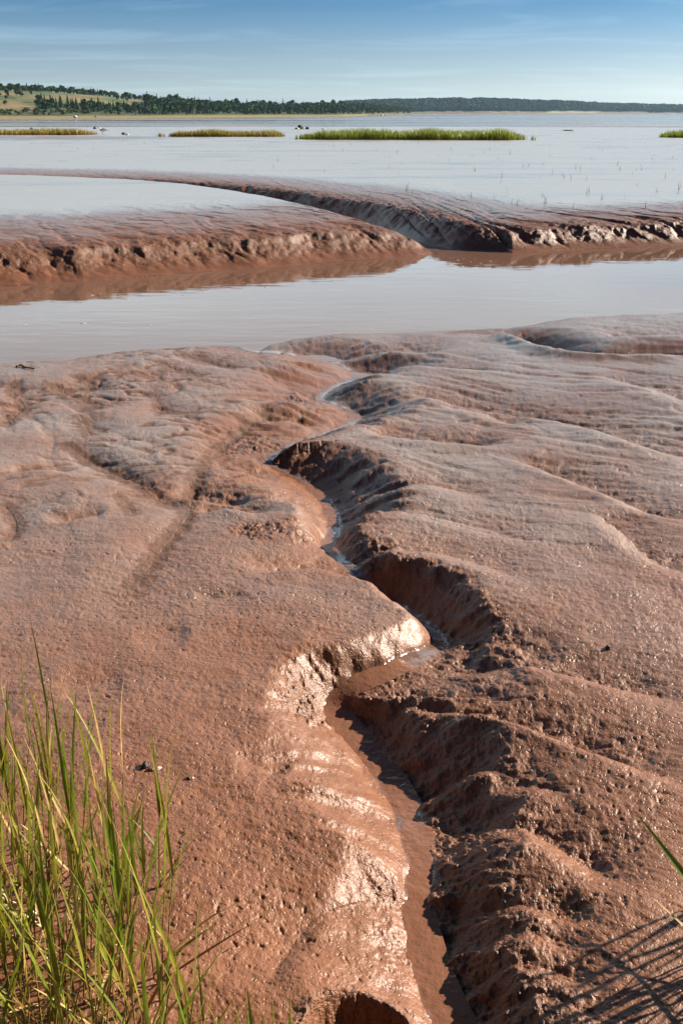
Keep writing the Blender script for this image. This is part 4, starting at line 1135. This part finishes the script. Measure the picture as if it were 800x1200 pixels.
put('dark_rock', 360, 149.2, .30, .7, 4, ROCK, 'small dark rock right of the largest rock beyond the long grass island', 'rock', None, FR_)
put('pale_rock', 348, 149.3, .30, .5, 5, PALE, 'flat pale rock left of the largest rock beyond the long grass island', 'rock', None, FR_)
put('dark_rock', 378, 149.4, .16, .5, 6, ROCK, 'tiny dark rock standing alone to the right of the rock group', 'rock', None, FR_)
put('dark_rock', 665, 152.6, .55, .14, 7, ROCK, 'flat dark rock awash right of the long grass island', 'rock', None, FR_)
put('dark_rock', 145, 157.6, .17, .7, 8, ROCK, 'small dark rock beside a pale one between the two left grass islands', 'rock', None, 0)
put('pale_rock', 149, 158.0, .15, .5, 9, PALE, 'small pale rock beside a dark one between the two left grass islands', 'rock', None, 0)
for i, (px, py) in enumerate([(447, 137.4), (443, 137.6), (452, 137.5), (112, 137.6), (88, 136.9)]):
    r0 = float(head_q(px)[0]) + 3; a = float(px_az(px))
    lab = ['brightest pale boulder at the tip of the headland shore', 'pale boulder left of the brightest one at the headland tip', 'pale boulder right of the brightest one at the headland tip', 'pale boulder on the ochre shore below the front spruces', 'pale boulder on the ochre shore below the green shrubs'][i]
    o = link('pale_boulder', lump('pale_boulder', [1.9, 1.2, 1.3, .9, 1.2][i], .7, 40 + i, PALE), None, lab, 'boulder', loc=(r0 * math.sin(a), r0 * math.cos(a), -2.6 if px > 400 else -1.6))
# white bird
def bird(px, py):
    x, y = at_z(px, py, 0.0)[:2]; z = ground_z(x, y)
    W = mat_plain('white_plumage', (0.70, 0.70, 0.70), (0.82, 0.82, 0.80), 10, 0.6); GY_ = mat_plain('grey_plumage', (0.28, 0.30, 0.33), (0.38, 0.40, 0.43), 10, 0.6); OR = mat_plain('orange_horn', (0.5, 0.25, 0.05), (0.6, 0.3, 0.08), 10, 0.5)
    me = bpy.data.meshes.new('wading_bird'); bm = bmesh.new()
    chain = [(-.26, .16, .02), (-.14, .19, .07), (0, .20, .10), (.12, .23, .085), (.17, .30, .05), (.19, .36, .052), (.235, .36, .03)]
    rings = []
    for cx, cz, r_ in chain:
        rings.append([bm.verts.new((cx, r_ * math.cos(a) * .9, cz + r_ * math.sin(a))) for a in [k * math.pi / 5 for k in range(10)]])
    for a, b_ in zip(rings, rings[1:]):
        for k in range(10): bm.faces.new((a[k], a[(k + 1) % 10], b_[(k + 1) % 10], b_[k]))
    bm.faces.new(rings[0][::-1]); bm.faces.new(rings[-1]); bm.to_mesh(me); bm.free(); me.materials.append(W)
    me.polygons.foreach_set('use_smooth', np.full(len(me.polygons), True))
    o = link('wading_bird', me, None, 'white bird standing on the wet flat between the two left grass islands', 'bird', loc=(x, y, z))
    o.rotation_euler = (0, 0, R(200)); o.scale = (1.5, 1.5, 1.5)
    for s_ in (-1, 1):
        V, Fc = [], []
        for cx, cz, w_ in ((.10, .25, .02), (-.02, .26, .05), (-.2, .20, .035), (-.34, .16, .004)):
            V += [(cx, s_ * (.095 if cx > -.1 else .06), cz + w_), (cx, s_ * (.10 if cx > -.1 else .065), cz - w_)]
        Fc = [(i * 2, i * 2 + 1, i * 2 + 3, i * 2 + 2) for i in range(3)]
        link('wing', mesh_np('wing', V, Fc, True, [GY_]), o)
        lv = [(.02 + .008 * math.cos(k * 2.09), s_ * .04 + .008 * math.sin(k * 2.09), zz) for zz in (-.01, .14) for k in range(3)]
        link('leg', mesh_np('leg', lv, [(k, (k + 1) % 3, 3 + (k + 1) % 3, 3 + k) for k in range(3)], True, [OR]), o)
    bv = [(.225, .015, .365), (.225, -.015, .365), (.225, 0, .345), (.30, 0, .35)]
    link('beak', mesh_np('beak', bv, [(0, 1, 3), (1, 2, 3), (2, 0, 3)], False, [OR]), o)
bird(121, 157.0)
# clods, chips and twigs on the near mud
put('mud_clod', 712, 758, .011, .8, 11, DCLOD, 'dark mud clod alone on the right slope beside the thin grooves', 'clod')
put('mud_clod', 171, 901, .014, .8, 13, DCLOD, 'dark crumbly lump behind the grass clump, left of the lone tall shoot', 'clod')
put('mud_clod', 178, 905, .009, .7, 14, CLOD, 'reddish lump beside the dark crumbly one behind the grass clump', 'clod')
put('shell_chip', 186, 903, .008, .4, 15, SHELL, 'pale chip beside the lumps behind the grass clump', 'shell chip')
put('mud_clod', 222, 914, .007, .8, 16, DCLOD, 'small dark clod just right of the lone tall shoot tip', 'clod')
put('shell_chip', 226, 913, .005, .4, 17, SHELL, 'tiny pale chip touching the small clod right of the lone shoot', 'shell chip')
def twig(pts, rad, label):
    V, Fc = [], []
    P = [np.array([*at_near(px, py), 0.0]) for px, py in pts]
    c = P[0].copy(); zz = [ground_z(p_[0], p_[1]) + rad * .8 + (0.006 if i == 1 else 0) for i, p_ in enumerate(P)]
    c[2] = zz[0]
    for i, p_ in enumerate(P):
        d = P[min(i + 1, len(P) - 1)] - P[max(i - 1, 0)]; d /= np.linalg.norm(d); s_ = np.array([-d[1], d[0], 0])
        rr = rad * (1 - .5 * i / len(P))
        for k in range(5): V.append(np.array([p_[0], p_[1], zz[i]]) - c + rr * (s_ * math.cos(k * 1.2566) + np.array([0, 0, 1]) * math.sin(k * 1.2566)))
    for i in range(len(P) - 1):
        for k in range(5): Fc.append((i * 5 + k, i * 5 + (k + 1) % 5, i * 5 + 5 + (k + 1) % 5, i * 5 + 5 + k))
    link('twig', mesh_np('twig', V, Fc, True, [TWIG]), None, label, 'twig', loc=tuple(c))
twig([(261, 1112), (266, 1110), (270, 1106), (274, 1102)], .0014, 'short dark twig on the smooth mud right of the grass clump')
twig([(20, 430), (24, 427), (30, 431), (40, 433)], .012, 'small dark twig at the near water edge by the left frame edge')
# foam flecks on the creek
FOAM = mat_plain('foam', (0.62, 0.58, 0.55), (0.8, 0.78, 0.76), 80, 0.6)
fm = [lump('foam_fleck', .035, .25, 70 + i, FOAM, .4) for i in range(4)]
for i, (px, py) in enumerate([(528, 302), (536, 305), (543, 303), (551, 307), (529, 310), (541, 312), (556, 303), (563, 309), (534, 316), (574, 306), (108, 346), (118, 344), (30, 381), (98, 379), (176, 381), (215, 346), (240, 343), (312, 337), (262, 335), (285, 331), (150, 352), (610, 312), (655, 306), (500, 328)]):
    p = at_z(px, py, WATER); s_ = rng.uniform(.25, .6)
    o = link('foam_fleck', fm[i % 4], None, 'tiny white foam fleck floating on the muddy creek', 'foam fleck', 'foam flecks on the creek', loc=(p[0], p[1], WATER - .002))
    o.scale = (s_ * rng.uniform(1, 1.6), s_, s_)

# ------------------------------------------------------------------ sea haze between the near mud and the far ridge
hz_min, hz_max = np.array([-5200, -5200, -10.0]), np.array([5200, 5200, 75.0])
V = [(x, y, z) for z in (hz_min[2], hz_max[2]) for y in (hz_min[1], hz_max[1]) for x in (hz_min[0], hz_max[0])]
Fc = [(0, 2, 3, 1), (4, 5, 7, 6), (0, 1, 5, 4), (2, 6, 7, 3), (0, 4, 6, 2), (1, 3, 7, 5)]
hm = bpy.data.materials.new('sea_haze'); hm.use_nodes = True; hn = hm.node_tree.nodes; hn.remove(hn['Principled BSDF'])
pv = hn.new('ShaderNodeVolumePrincipled'); pv.inputs['Color'].default_value = (0.50, 0.76, 1.0, 1); pv.inputs['Density'].default_value = 0.00005; pv.inputs['Anisotropy'].default_value = 0.2
hm.node_tree.links.new(pv.outputs[0], hn['Material Output'].inputs['Volume'])
hm.volume_intersection_method if hasattr(hm, 'volume_intersection_method') else None
link('haze', mesh_np('haze', V, Fc, False, [hm]), kind='stuff')
